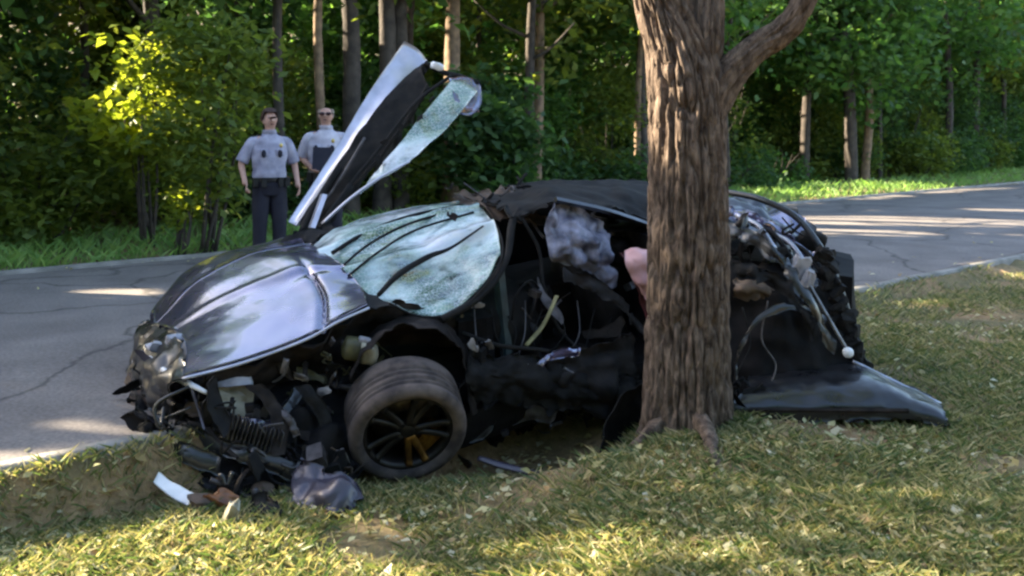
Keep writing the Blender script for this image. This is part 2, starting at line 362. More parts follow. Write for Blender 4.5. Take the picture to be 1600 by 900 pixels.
mu = N.new('ShaderNodeMath'); mu.operation = 'MULTIPLY'; L.new(sr.outputs[0], mu.inputs[0]); L.new(cm.outputs[0], mu.inputs[1])
mx = N.new('ShaderNodeMixRGB'); mx.blend_type = 'MULTIPLY'; mx.inputs[0].default_value = 1; L.new(old, mx.inputs[1]); L.new(mu.outputs[0], mx.inputs[2]); L.new(mx.outputs[0], b.inputs['Base Color'])
ts = np.linspace(-90, 220, 156); ds = np.linspace(D0 + .1, D1, 9)
g = np.array([[road_pt(t, d, .004 + .05 * math.sin(math.pi * (d - D0) / (D1 - D0))) for d in ds] for t in ts])
tag(mk('road', g.reshape(-1, 3), gfaces(len(ts), len(ds))[:, ::-1], m, smooth=True), kind='structure')
M['kerb'] = mat('kerb_concrete', (.30, .27, .24), (.17, .155, .135), .9, 0, 4, bump=.5, bscale=50)
def kerb(name, da, db, h):
    k = np.linspace(-60, 160, 300); V = []
    for t in k:
        j = .012 * math.sin(t * 3.1) + .01 * math.sin(t * 7.7)
        V += [road_pt(t, da + j, -.08), road_pt(t, da + j, h - .015), road_pt(t, da + .02 + j, h), road_pt(t, db - .02 + j, h), road_pt(t, db + j, h - .015), road_pt(t, db + j, -.08)]
    fs = gfaces(len(k), 6)[:, ::-1]
    tag(mk(name, V, fs, M['kerb']), kind='structure')
kerb('kerb', D1 + .004, D1 + .10, .05)
kerb('road_edging', D0 - .02, D0 + .095, .012)

# ------------------------------------------------------------------ leaves and light gaps
GAPS = []            # (point, radius): gaps in the canopy through which the sun reaches a spot
def gap(p, r): GAPS.append((np.array(p, float), r))
for px, py, Yd, r in [(1018, 95, 5.85, .34), (1018, 150, 5.85, .30), (1012, 60, 5.85, .28), (1012, 205, 5.85, .16)]: gap(P(px, py, Yd), r)
for px, py, r in [(215, 870, .42), (290, 875, .46), (370, 885, .4), (450, 890, .34), (530, 890, .26), (120, 870, .4), (330, 840, .28), (225, 820, .28), (20, 840, .35)]: gap(((px - 800) / F * F * 1.8 / (py - HOR), F * 1.8 / (py - HOR), -.2), r)
for px, py, r in [(940, 850, .16), (690, 890, .12), (850, 895, .18), (950, 880, .14), (1180, 880, .10), (1290, 700, .06), (1120, 790, .07), (300, 800, .12), (230, 730, .08), (1020, 730, .05)]:
    Yd = F * 1.78 / (py - HOR); gap(((px - 800) / F * Yd, Yd, -.18), r)
for px, py, r in [(1330, 350, .8), (1400, 350, .9), (1470, 350, .9), (1290, 362, .4), (1360, 368, .5), (1360, 452, .16), (1420, 450, .12), (1390, 299, .8), (1290, 309, .7), (1210, 318, .5), (1480, 294, .8), (1340, 306, .6), (1440, 296, .7), (215, 465, .22), (150, 470, .25), (1560, 415, .2)]:
    Yd = F * 1.6 / (py - HOR); gap(((px - 800) / F * Yd, Yd, 0.0), r)
for px, py, Yd, r in [(235, 110, 13.5, .55), (225, 150, 13.4, .5), (265, 175, 13.2, .45), (215, 75, 13.6, .3), (300, 20, 15.5, .5), (390, 40, 16, .5), (340, 10, 16, .4), (470, 30, 17, .4), (512, 130, 16.4, .22), (515, 150, 16.4, .2),
                      (880, 60, 17, .25), (960, 30, 17, .25), (1265, 110, 18, .3), (1320, 165, 18, .3), (1350, 230, 20, .35), (1145, 230, 20, .12), (300, 310, 12.8, .18), (268, 300, 12.9, .15), (560, 45, 17, .3), (760, 130, 16, .15), (820, 170, 16, .15)]: gap(P(px, py, Yd), r)
GP = np.array([q[0] for q in GAPS]); GR = np.array([q[1] for q in GAPS]); SV = np.array(SUN)
def shade_ok(c):
    """False for leaves that would stand in one of the sunbeams"""
    keep = np.ones(len(c), bool)
    for p, r in zip(GP, GR):
        q = c - p; t = q @ SV; dd = np.linalg.norm(q - t[:, None] * SV, axis=1)
        keep &= ~((dd < r) & (t > r * 1.2 + .25))
    return keep
def leaf_geo(c, size, rg, up=.5):
    n = len(c)
    nrm = rg.normal(size=(n, 3)); nrm[:, 2] = np.abs(nrm[:, 2]) + up; nrm /= np.linalg.norm(nrm, axis=1, keepdims=True)
    a = rg.normal(size=(n, 3)); a -= nrm * (a * nrm).sum(1, keepdims=True); a /= np.linalg.norm(a, axis=1, keepdims=True)
    b_ = np.cross(nrm, a); s = (size * rg.uniform(.6, 1.35, n))[:, None]
    v = np.stack([c - a * s * .5, c + b_ * s * .3 + nrm * s * .06, c + a * s * .55 - nrm * s * .08, c - b_ * s * .3 + nrm * s * .06], 1).reshape(-1, 3)
    return v, np.arange(n * 4).reshape(-1, 4)
def clumps(cen, rad, ncl, per, crad, rg, shell=.55):
    d = rg.normal(size=(ncl, 3)); d /= np.linalg.norm(d, axis=1, keepdims=True)
    k = cen + d * (rg.uniform(shell ** 3, 1, ncl) ** (1 / 3))[:, None] * np.array(rad)
    c = np.repeat(k, per, 0) + rg.normal(size=(ncl * per, 3)) * crad * np.array([1, 1, .75])
    return c, k
def floor_clip(c, dz=.02):
    return c[c[:, 2] > hgt(c[:, 0], c[:, 1]) + dz]

def bark_tube(pts, r, nv, nu, amp, seed, flare=None, freq=13.0):
    pts = np.asarray(pts, float); p = cr(pts, nv); rr = cr(np.asarray(r, float)[:, None], nv)[:, 0]
    A, Bv = frames(p); th = np.linspace(0, 2 * np.pi, nu, endpoint=False)
    z = np.concatenate([[0], np.cumsum(np.linalg.norm(np.diff(p, axis=0), axis=1))])
    TH, ZZ = np.meshgrid(th, z); q = np.stack([np.cos(TH) * .25 * freq, np.sin(TH) * .25 * freq, ZZ * 3.3], -1)
    q = q + .5 * np.stack([noise(q * 1.3, seed + 40), noise(q * 1.3, seed + 41), 0 * TH], -1)
    rid = 1 - np.abs(noise(q, seed)) * 1.9; rid2 = 1 - np.abs(noise(q * np.array([2.1, 2.1, 2.6]), seed + 3)) * 1.6
    lump = noise(np.stack([np.cos(TH), np.sin(TH), ZZ * 1.1], -1) * 1.3, seed + 9)
    rad = rr[:, None] * (1 + .06 * lump) - amp * 1.15 * np.clip(rid, 0, 1) ** 2.6 - amp * .5 * np.clip(rid2, 0, 1) ** 2
    if flare is not None: rad = rad + flare(TH, ZZ)
    ring = A[:, None] * np.cos(TH)[..., None] + Bv[:, None] * np.sin(TH)[..., None]
    v = (p[:, None] + ring * rad[..., None]).reshape(-1, 3)
    i = np.arange(nv - 1)[:, None] * nu; s = np.arange(nu)[None]; s2 = (s + 1) % nu
    f = np.stack([i + s, i + s2, i + nu + s2, i + nu + s], -1).reshape(-1, 4)
    return v, f
# ------------------------------------------------------------------ the tree the car struck
tz = float(hgt(np.array([1.03]), np.array([6.0]))[0])
tree = tag(empty('roadside_tree', (1.03, 6.0, tz)), 'furrowed brown tree that the wrecked black car is wrapped around', 'tree')
def flare(TH, ZZ):
    k = np.exp(-ZZ / .12) * .055 + np.exp(-ZZ / .5) * .02
    return k * (1 + .55 * np.sin(TH * 4 + .6) + .3 * np.sin(TH * 7 + 2))
path = [(1.03, 6, tz - .12), (1.03, 6, .35), (1.04, 6, .9), (1.03, 6, 1.45), (1.015, 6, 1.85), (.97, 6, 2.08), (.86, 5.98, 2.4), (.72, 5.95, 3.2), (.62, 5.9, 4.6), (.5, 5.9, 6.4)]
v, f = bark_tube(path, [.245, .243, .236, .232, .236, .20, .155, .13, .10, .04], 430, 220, .036, 5, flare, 27)
mk('trunk', v, f, M['bark'], tree, True)
v, f = bark_tube([(1.06, 6.0, 1.6), (1.10, 6.0, 1.95), (1.14, 6.02, 2.4), (1.25, 6.25, 3.6), (1.6, 6.6, 5.2), (1.7, 6.8, 6.6)], [.12, .135, .115, .09, .06, .03], 160, 110, .022, 15, None, 20)
mk('limb', v, f, M['bark'], tree, True)
v, f = bark_tube([P(1105, 175, 5.98), P(1140, 115, 5.95), P(1185, 72, 5.93), P(1222, 48, 5.9), P(1255, 0, 5.85), (1.95, 5.75, 3.1), (2.7, 5.5, 4.3), (3.2, 5.3, 5.4)], [.12, .105, .09, .082, .074, .06, .045, .02], 160, 80, .014, 25, None, 14)
mk('limb', v, f, M['bark'], tree, True)
rg = np.random.default_rng(11)
C = []
for cc, rr_, n_ in [((1.6, 6.9, 7.0), (2.4, 2.2, 1.8), 46), ((3.2, 5.6, 5.9), (1.6, 1.6, 1.2), 26), ((.6, 6.2, 7.0), (1.5, 1.6, 1.4), 22)]:
    C.append(clumps(np.array(cc), rr_, n_, 60, .34, rg, .3)[0])
C = np.concatenate(C); C = C[shade_ok(C)]; v, f = leaf_geo(C, .13, rg)
mk('crown', v, f, M['leafA'], tree)
# surface roots
v, f = bark_tube([(1.05, 5.82, tz + .12), (1.08, 5.6, tz + .05), (1.05, 5.3, tz + .0), (1.12, 5.0, tz - .03), (1.2, 4.8, tz - .09)], [.055, .045, .036, .026, .015], 60, 24, .008, 31)
v[:, 2] += hgt(v[:, 0], v[:, 1]) - tz; mk('root', v, f, M['bark'], tree, True)
v, f = bark_tube([(.84, 5.9, tz + .10), (.7, 5.75, tz + .03), (.5, 5.62, tz - .03), (.3, 5.5, tz - .08)], [.07, .05, .035, .02], 50, 24, .008, 33)
v[:, 2] += hgt(v[:, 0], v[:, 1]) - tz; mk('root', v, f, M['bark'], tree, True)

# ------------------------------------------------------------------ the wood beyond the road
def wood_tree(name, label, x, y, r, H, lean, mt, ml, cz, crad, ncl, seed, group=None, leaf=.25, per=54):
    rg = np.random.default_rng(seed); z = float(hgt(np.array([x]), np.array([y]))[0])
    t = tag(empty(name, (x, y, z)), label, 'tree', group)
    top = np.array([x + lean[0], y + lean[1], z + H])
    pts = [np.array([x, y, z - .15]), np.array([x, y, z + .4]), np.array([x, y, z]) * .65 + top * .35 + rg.normal(size=3) * .07, np.array([x, y, z]) * .3 + top * .7 + rg.normal(size=3) * .12, top]
    v, f = bark_tube(pts, [r * 1.35, r, r * .85, r * .55, .02], 60, 22, r * .09, seed, None, 9)
    parts = [(v, f.tolist())]
    for k in range(5):
        h = rg.uniform(.35, .85); p0 = np.array([x, y, z]) * (1 - h) + top * h; a = rg.uniform(0, 6.28)
        p1 = p0 + np.array([math.cos(a), math.sin(a), .7]) * rg.uniform(.8, 1.7)
        parts.append(tube_geo([p0, (p0 + p1) / 2 + np.array([0, 0, -.1]), p1], [r * .4, r * .25, .012], 8, 6))
    v, f = merge(parts); mk('trunk', v, f, mt, t, True)
    c, _ = clumps(np.array([x + lean[0] * .7, y + lean[1] * .7, z + cz]), crad, ncl, per, .42, rg, .35)
    c = floor_clip(c); c = c[shade_ok(c)]; v, f = leaf_geo(c, leaf, rg); mk('crown', v, f, ml, t)
    return t
def at(px, Yd): return (px - 800) / F * Yd
LT = ['leafA', 'leafB', 'leafC']
TONE = {'leafA': 'olive', 'leafB': 'mid green', 'leafC': 'dark green'}
def zone(x, y):
    px = 800 + x / max(y, .5) * F
    if px < 0 or y < 4: return 'along the stretch of wood before the sunlit sapling'
    for lim, z_ in ((200, 'in the wood just before the sunlit sapling'), (380, 'in the wood around the sunlit sapling'), (560, 'in the wood behind the officers'), (780, 'in the wood behind the raised car door'),
                    (1000, 'in the wood behind the car roof'), (1160, 'in the wood behind the roadside tree'), (1400, 'in the wood by the sunlit verge')):
        if px < lim: return z_
    return 'in the wood farther up the road'
# trunks that can be told apart
spec = [
 ('thin dark stem rising at the left of the standing officers', 440, 15.5, .09, 9, 'bark2', 'leafA'),
 ('slim tan tree with sunlit bark rising above the bald officer', 508, 16.4, .085, 9, 'bark3', 'leafA'),
 ('dark straight trunk behind the tip of the raised car door', 547, 17.0, .17, 9, 'bark2', 'leafB'),
 ('thick dark trunk, left one of the close pair above the raised door', 598, 17.5, .17, 9, 'bark2', 'leafB'),
 ('thick brown trunk, right one of the close pair above the raised door', 626, 17.2, .15, 9, 'bark2', 'leafA'),
 ('brown trunk standing alone between the raised door and the roadside tree', 703, 18.0, .16, 9, 'bark3', 'leafB'),
 ('slim greyish trunk in the shade above the car roof', 838, 18.5, .10, 10, 'bark3', 'leafC'),
 ('thin brown stem just behind the roadside tree', 996, 16.5, .06, 8, 'bark3', 'leafB'),
 ('short tan sapling lit by the sun near the bend of the road', 1352, 21.5, .10, 7, 'bark3', 'leafB'),
 ('dim grey trunk deep in the wood past the right limb', 1330, 24.0, .16, 9, 'bark2', 'leafC')]
for i, (lb, px, Yd, r, H, mt, ml) in enumerate(spec):
    Yn = max(Yd, 14.6 / (.738 - .675 * (px - 800) / F)); r, Yd = r * Yn / Yd, Yn
    wood_tree('forest_tree', lb, at(px, Yd), Yd, r, H, (rng.normal() * .25, rng.normal() * .25), M[mt], M[ml], H - 2.7, (2.0, 2.0, 2.4), 60, 100 + i)
k = 0
for t in np.arange(-31, 78, 3.5):
    for d in (15.0, 18.3, 21.8, 25.5):
        tt, dd = t + rng.uniform(-1.1, 1.1), d + rng.uniform(-.8, .8)
        p = road_pt(tt, dd, 0); k += 1
        hs = SV[:2] / np.linalg.norm(SV[:2])
        for g_ in (GP[0], GP[6], GP[7]):
            q = p[:2] - g_[:2]; off = q[0] * hs[1] - q[1] * hs[0]
            if abs(off) < .55: p[:2] += np.array([hs[1], -hs[0]]) * math.copysign(.7, off)
        if p[0] > .75 * p[1] + 14 or p[0] < -34 or p[1] < -9: continue
        H = rng.uniform(7.2, 8.6) + max(0, dd - 17) * .12; px = 800 + p[0] / max(p[1], .1) * F
        thick = rng.uniform(.07, .16)
        ml = LT[rng.integers(3)]; zz = zone(p[0], p[1]); lb = ('slim ' if thick < .115 else 'thick-stemmed ') + TONE[ml] + ' tree ' + zz
        wood_tree('forest_tree', lb, p[0], p[1], thick, H, (rng.normal() * .3, rng.normal() * .3),
                  M['bark2'], M[ml], H - 2.6, (2.3, 2.3, 2.5), 60, 300 + k, 'trees ' + zz, per=54 if d < 20 else 40, leaf=.25 if d < 20 else .29)
def shrub(name, label, x, y, rad, ml, n, seed, group=None, leaf=.12, per=55, zc=None, crad=.2):
    rg = np.random.default_rng(seed); z = float(hgt(np.array([x]), np.array([y]))[0])
    zc = rad[2] * .85 if zc is None else zc
    c, _ = clumps(np.array([x, y, z + zc]), rad, n, per, crad, rg, .3); c = floor_clip(c); n0 = len(c); c = c[shade_ok(c)]
    if len(c) < .62 * n0 and group: return None          # a sunny gap: nothing grows into it
    t = tag(empty(name, (x, y, z)), label, 'shrub', group); parts = []
    for q in range(6):
        a = rg.uniform(0, 6.28); e = np.array([x, y, z]) + np.array([math.cos(a) * rad[0] * .6, math.sin(a) * rad[1] * .6, zc + rad[2] * rg.uniform(-.1, .5)])
        b0 = np.array([x + rg.normal() * .08, y + rg.normal() * .08, z - .05]); parts.append(tube_geo([b0, (b0 + e) / 2 + rg.normal(size=3) * .08, e], [.03, .018, .006], 7, 5))
    v, f = merge(parts); mk('stems', v, f, M['bark2'], t, True)
    v, f = leaf_geo(c, leaf, rg, .7); mk('foliage', v, f, M[ml], t); return t
for i, (x_, y_) in enumerate([(-11, -3), (-7.5, -6), (-4, -4.5), (-.5, -7), (3, -4.8), (6.5, -6.5), (10, -4), (13, -7), (14, 0)]):  # unseen trees added behind the camera to cut the fill light
    wood_tree('forest_tree', 'added low-branched tree in an unseen row that shades the near side of the lawn', x_, y_, .16, 8, (rng.normal() * .3, rng.normal() * .3), M['bark2'], M['leafC'], 3.9, (2.4, 2.0, 3.6), 110, 900 + i, 'added shade trees on the near side of the lawn', leaf=.36, per=30)
k = 0
for t in np.arange(-12, 70, 2.1):
    for d, h in ((14.2 + .9 * (t > 8), 1.0), (15.7, 2.1), (17.6, 2.9), (20.3, 3.4)):
        tt, dd = t + rng.uniform(-.6, .6), d + rng.uniform(-.5, .5); p = road_pt(tt, dd, 0); k += 1
        if p[1] < 4 or p[0] / p[1] > .95 or p[0] / p[1] < -.8: continue
        hh = h * rng.uniform(.7, 1.25)
        ml = 'leafA' if p[0] / p[1] < -.2 and rng.random() < .6 else LT[rng.integers(3)]
        zz = zone(p[0], p[1]); lb = ('low ' if hh < 1.4 else 'head-high ' if hh < 2.4 else 'tall ') + TONE[ml] + ' bush ' + zz; gp = 'bushes ' + zz
        shrub('bush', lb, p[0], p[1], (1.15, 1.15, hh * .75), ml, int(26 + 14 * h), 700 + k, gp, leaf=.14 if d < 17 else .19)
# leafy boughs that hang in front of the wood
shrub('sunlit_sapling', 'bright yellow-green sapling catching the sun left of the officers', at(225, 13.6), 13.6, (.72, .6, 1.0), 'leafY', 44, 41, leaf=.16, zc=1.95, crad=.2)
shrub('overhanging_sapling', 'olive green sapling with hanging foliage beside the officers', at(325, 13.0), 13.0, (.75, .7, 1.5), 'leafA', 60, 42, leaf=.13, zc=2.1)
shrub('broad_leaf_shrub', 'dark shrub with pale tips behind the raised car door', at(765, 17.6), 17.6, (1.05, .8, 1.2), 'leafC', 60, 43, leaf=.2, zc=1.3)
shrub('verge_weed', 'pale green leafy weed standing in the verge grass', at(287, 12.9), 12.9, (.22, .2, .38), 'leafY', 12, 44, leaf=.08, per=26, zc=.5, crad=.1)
# the far depth of the wood reads as one mass
rg = np.random.default_rng(77); c = []
for q in range(2600):
    t, d = rg.uniform(-30, 110), rg.uniform(25, 34); p = road_pt(t, d, 0)
    if p[1] < 6 or abs(p[0] / p[1]) > 1.05: continue
    p[2] = hgt(p[:1], p[1:2])[0] + rg.uniform(0, 7.5); c.append(p + rg.normal(size=(55, 3)) * .75)
c = floor_clip(np.concatenate(c)); c = c[shade_ok(c)]; v, f = leaf_geo(c, .34, rg)
tag(mk('far_wood', v, f, M['leafB']), 'dense green depth of the wood beyond the first trees', 'woodland', kind='stuff')

# ------------------------------------------------------------------ grass and litter
def blades(name, c, h, wd, mt, rg, label, lean=.5):
    n = len(c); a = rg.uniform(0, 6.283, n); hh = h * rg.uniform(.5, 1.4, n)
    sx = np.stack([np.cos(a), np.sin(a), 0 * a], 1) * (wd * rg.uniform(.6, 1.4, n))[:, None]
    ln = rg.normal(size=(n, 3)) * (hh * lean)[:, None]; ln[:, 2] = 0
    mid = c + ln * .35 + np.array([0, 0, 1]) * (hh * .55)[:, None]; tip = c + ln + np.array([0, 0, 1]) * hh[:, None]
    v = np.stack([c - sx, c + sx, mid + sx * .8, tip], 1).reshape(-1, 3)
    return tag(mk(name, v, np.arange(n * 4).reshape(-1, 4), mt), label, 'grass', kind='stuff')
def scatter(n, y0, y1, k, rg, dlo, dhi, pw=1.0):
    y = y0 + (y1 - y0) * rg.random(n) ** pw; x = rg.uniform(-k, k, n) * y
    d = dist(x, y); s = (d > dlo) & (d < dhi); x, y = x[s], y[s]
    return np.stack([x, y, hgt(x, y)], 1)
rg = np.random.default_rng(5)
c = scatter(270000, 3.0, 12, .78, rg, -9, D0 - .02, 1.5)
pn = fbm(c * np.array([1.5, 1.5, 0]), 51, 3); c = c[(pn + rg.normal(size=len(c)) * .25) < .50]
c = c[np.hypot(c[:, 0] - 1.03, c[:, 1] - 6) > .26]
uc = ((c[:, 0] + .1) / .85) ** 2 + ((c[:, 1] - 6.35) / .55) ** 2; c = c[uc > 1]
ta, tr_ = rg.uniform(0, 6.283, 3200), .25 + rg.exponential(.07, 3200); tx, ty = 1.03 + np.cos(ta) * tr_, 6 + np.sin(ta) * tr_
c = np.concatenate([c, np.stack([tx, ty, hgt(tx, ty)], 1)])
blades('lawn_grass', c, .048, .0032, M['grassf'], rg, 'short patchy lawn grass around the tree', .9)
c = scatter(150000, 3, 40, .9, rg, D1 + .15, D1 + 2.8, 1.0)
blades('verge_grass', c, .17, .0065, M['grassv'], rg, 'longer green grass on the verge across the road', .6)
c = scatter(22000, 3.0, 10, .78, rg, -9, D0 + .2, 1.4)
cl = noise(c * np.array([2.2, 2.2, 0]), 61) + rg.normal(size=len(c)) * .4; c = c[cl > -.15]; c[:, 2] += .028
v, f = leaf_geo(c, rg.choice([.03, .045, .07], len(c), p=[.4, .4, .2]), rg, 1.6)
tag(mk('fallen_leaves', v, f, M['litter']), 'pale fallen leaves scattered over the lawn', 'leaves', kind='stuff')
c = scatter(2500, 6, 26, .6, rg, D0, D1, 1.0)
e = np.minimum(np.abs(dist(c[:, 0], c[:, 1]) - D0), np.abs(dist(c[:, 0], c[:, 1]) - D1)); c = c[e < rg.exponential(.5, len(c))]
c[:, 2] = .03 + .05 * np.sin(np.pi * (dist(c[:, 0], c[:, 1]) - D0) / (D1 - D0)); v, f = leaf_geo(c, .055, rg, 3)
tag(mk('road_leaves', v, f, M['litter']), 'dry leaves lying along the road edges', 'leaves', kind='stuff')

# ------------------------------------------------------------------ the wrecked car
car = tag(empty('wrecked_car', (.2, 6.9, -.15)), 'crushed black low sports car wrapped around the tree, one door raised', 'car')
YAW = math.atan2(.475, .88); CR = (.17, -.12, YAW)
def C(u, v, w_):
    p = np.array([-.64, 5.75]) + u * -FW + v * RT; return np.array([p[0], p[1], w_])
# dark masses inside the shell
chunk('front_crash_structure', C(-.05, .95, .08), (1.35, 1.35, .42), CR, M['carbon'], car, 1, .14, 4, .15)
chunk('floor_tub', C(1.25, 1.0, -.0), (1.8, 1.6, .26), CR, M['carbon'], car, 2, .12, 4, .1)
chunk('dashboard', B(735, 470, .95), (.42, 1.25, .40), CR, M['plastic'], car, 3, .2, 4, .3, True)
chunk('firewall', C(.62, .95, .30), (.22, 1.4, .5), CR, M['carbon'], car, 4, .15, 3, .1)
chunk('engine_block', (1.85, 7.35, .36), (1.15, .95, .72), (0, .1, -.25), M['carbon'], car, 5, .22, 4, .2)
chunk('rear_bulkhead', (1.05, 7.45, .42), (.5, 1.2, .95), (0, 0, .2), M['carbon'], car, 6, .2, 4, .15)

sheet('cabin_shade_sheet', [  # dark sheet added to stand for the shade inside the cabin
    [(690, 380, 1.55), (790, 325, 1.6), (900, 300, 1.6), (1040, 305, 1.6)],
    [(690, 470, 1.5), (790, 450, 1.55), (900, 440, 1.55), (1040, 440, 1.55)],
    [(690, 600, 1.5), (790, 590, 1.5), (900, 590, 1.5), (1040, 590, 1.5)]], M['carbon'], car, res=(16, 24), crumple=(.05, 5), seed=7)
chunk('centre_tunnel', C(1.25, .95, .32), (1.5, .45, .45), CR, M['carbon'], car, 9, .2, 4, .3)
sheet('front_bumper', [
    [(214, 590, 1.35), (262, 622, 1.0), (330, 648, .60), (410, 650, .26), (500, 640, .16), (560, 640, .2)],
    [(212, 636, .62), (262, 664, .45), (335, 690, .25), (420, 694, .08), (500, 690, .0), (548, 700, .04)],
    [(222, 672, .25), (280, 706, .14), (345, 736, .06), (430, 752, -.04), (500, 758, -.10), (552, 756, -.02)],
    [(250, 700, .30), (300, 740, .16), (360, 774, .06), (440, 792, -.06), (500, 794, -.10), (552, 782, .0)]], M['carbon'], car, res=(44, 66), crumple=(.09, 5), seed=19, ragged=.05, smooth=False, thick=.02)
def hoodx(res):
    u = np.linspace(0, 1, res[0])[:, None]; t = np.linspace(0, 1, res[1])[None]      # u near->far, t front->rear
    e = -.012 * np.exp(-((u - .62 + .18 * t) / .035) ** 2)
    e = e + .030 * np.exp(-((t - .62 - .25 * u) / .03) ** 2) * sm(.75, .3, u)
    e = e - .018 * np.clip((t - .62 - .25 * u), 0, 1) * 2.0 + .018 * np.exp(-(((u - .45) / .05) ** 2 + ((t - .75) / .2) ** 2))
    return e
sheet('bonnet', [
    [(286, 590, .14), (380, 565, .14), (475, 530, .14), (530, 500, .14), (575, 480, .16)],
    [(292, 548, .52), (375, 514, .52), (465, 474, .52), (515, 455, .50), (562, 452, .48)],
    [(282, 523, .88), (355, 478, .88), (430, 440, .86), (480, 418, .84), (530, 415, .80)],
    [(262, 512, 1.15), (325, 458, 1.15), (400, 420, 1.14), (450, 400, 1.10), (505, 398, 1.06)],
    [(246, 508, 1.36), (302, 448, 1.38), (372, 408, 1.40), (425, 392, 1.38), (486, 384, 1.34)]],
    M['paint'], car, res=(70, 80), crumple=(.006, 3.0), seed=3, extra=hoodx, thick=.012)
sheet('nose_panel', [
    [(287, 592, .13), (288, 552, .50), (278, 528, .86), (258, 516, 1.14), (243, 512, 1.36), (238, 496, 1.70)],
    [(268, 606, .20), (256, 578, .50), (240, 556, .85), (228, 546, 1.15), (220, 541, 1.40), (216, 530, 1.72)],
    [(262, 630, .24), (244, 612, .50), (228, 594, .85), (216, 586, 1.15), (209, 582, 1.40), (208, 572, 1.74)],
    [(276, 652, .30), (252, 640, .52), (232, 624, .85), (218, 614, 1.15), (210, 608, 1.40), (210, 600, 1.74)]],
    M['black'], car, res=(30, 46), crumple=(.05, 6), seed=9, thick=.012, ragged=.03)
sheet('front_wing', [
    [(243, 510, 1.38), (298, 449, 1.40), (368, 408, 1.42), (422, 391, 1.42), (476, 382, 1.42)],
    [(240, 492, 1.58), (290, 436, 1.60), (350, 403, 1.62), (410, 388, 1.62), (470, 372, 1.62)],
    [(238, 488, 1.74), (286, 430, 1.78), (345, 400, 1.80), (405, 384, 1.80), (466, 368, 1.80)],
    [(236, 500, 1.84), (284, 440, 1.92), (343, 412, 1.94), (403, 398, 1.94), (464, 382, 1.94)],
    [(238, 540, 1.86), (286, 500, 1.96), (345, 470, 1.98), (405, 450, 1.98), (464, 430, 1.98)]],
    M['paint'], car, res=(44, 56), crumple=(.008, 5), seed=8, thick=.01)
tube('bonnet_edge_glint', [B(285, 592, .12), B(380, 567, .12), B(475, 532, .12), B(530, 502, .12), B(577, 481, .15)], .008, M['frame'], car)  # pale tube paints the reflection running along the bonnet edge
sheet('inner_wing', [
    [(300, 597, .15), (390, 569, .15), (480, 534, .15), (570, 486, .18), (640, 478, .22), (705, 497, .28)],
    [(312, 622, .24), (400, 596, .30), (490, 562, .34), (572, 520, .36), (642, 508, .34), (718, 528, .32)],
    [(330, 645, .30), (415, 622, .40), (500, 590, .45), (575, 552, .46), (645, 535, .42), (728, 560, .34)]],
    M['liner'], car, res=(26, 50), crumple=(.04, 6), seed=13, smooth=False, ragged=.03)
sheet('wheel_arch', [
    [(548, 590, .02), (575, 540, .02), (625, 512, .02), (685, 520, .02), (722, 565, .02), (738, 650, .02)],
    [(550, 575, .22), (580, 525, .22), (630, 498, .22), (690, 506, .22), (730, 555, .22), (745, 640, .22)],
    [(556, 570, .5), (585, 520, .5), (635, 494, .5), (694, 502, .5), (735, 550, .5), (750, 630, .5)]],
    M['liner'], car, res=(18, 44), crumple=(.02, 7), seed=17, ragged=.02)
# windscreen, sagging and folded
def fold(res):
    u = np.linspace(0, 1, res[0])[:, None]; t = np.linspace(0, 1, res[1])[None]
    return .05 * np.exp(-((t - .40 + .10 * u) / .045) ** 2) + .04 * np.exp(-((t - .72 + .14 * u) / .04) ** 2) - .05 * np.exp(-((t - .2) / .12) ** 2) * (1 - u)
wind = sheet('windscreen', [
    [(612, 470, .22), (568, 452, .50), (520, 418, .82), (496, 396, 1.12), (488, 384, 1.40)],
    [(655, 490, .20), (612, 440, .50), (566, 396, .86), (540, 372, 1.15), (520, 360, 1.46)],
    [(708, 484, .18), (676, 420, .52), (630, 372, .88), (600, 350, 1.18), (572, 340, 1.50)],
    [(756, 442, .22), (732, 382, .56), (700, 346, .90), (665, 332, 1.20), (635, 324, 1.52)],
    [(782, 398, .32), (776, 358, .60), (756, 332, .94), (742, 320, 1.22), (730, 312, 1.50)]],
    M['glass'], car, res=(60, 60), crumple=(.016, 4.5), seed=23, extra=fold, thick=.006)
def ontop(px, py, v): return B(px, py, v) + np.array([0, -.02, .03])
tube('wiper_arm', [ontop(545, 438, .62), ontop(590, 402, .72), ontop(650, 366, .85), ontop(740, 338, .95)], .008, M['plastic'], wind)
tube('wiper_blade', [ontop(528, 430, .75), ontop(575, 390, .85), ontop(640, 356, .98), ontop(730, 330, 1.05)], .009, M['plastic'], wind)
tube('dark_fold_strip', [ontop(592, 468, .30), ontop(625, 435, .40), ontop(670, 408, .50), ontop(705, 394, .55), ontop(755, 360, .62)], [.014, .02, .018, .01, .006], M['plastic'], wind)  # dark strips here and below stand in for creases and reflections in the glass
tube('dark_fold_strip', [ontop(520, 402, 1.0), ontop(570, 372, 1.08), ontop(640, 345, 1.15), ontop(738, 324, 1.2)], .014, M['plastic'], wind)
tube('windscreen_edge', [B(608, 474, .18), B(655, 494, .16), B(710, 489, .14), B(758, 446, .19), B(785, 398, .30), B(778, 356, .6), B(758, 330, .95), B(742, 317, 1.25)], .007, M['plastic'], wind)
sheet('scuttle_panel', [
    [(575, 482, .16), (566, 455, .46), (530, 416, .80), (505, 398, 1.06), (486, 385, 1.34)],
    [(618, 480, .17), (574, 456, .47), (524, 421, .80), (500, 399, 1.08), (490, 388, 1.36)]],
    M['plastic'], car, res=(8, 30), crumple=(.012, 9), seed=29)
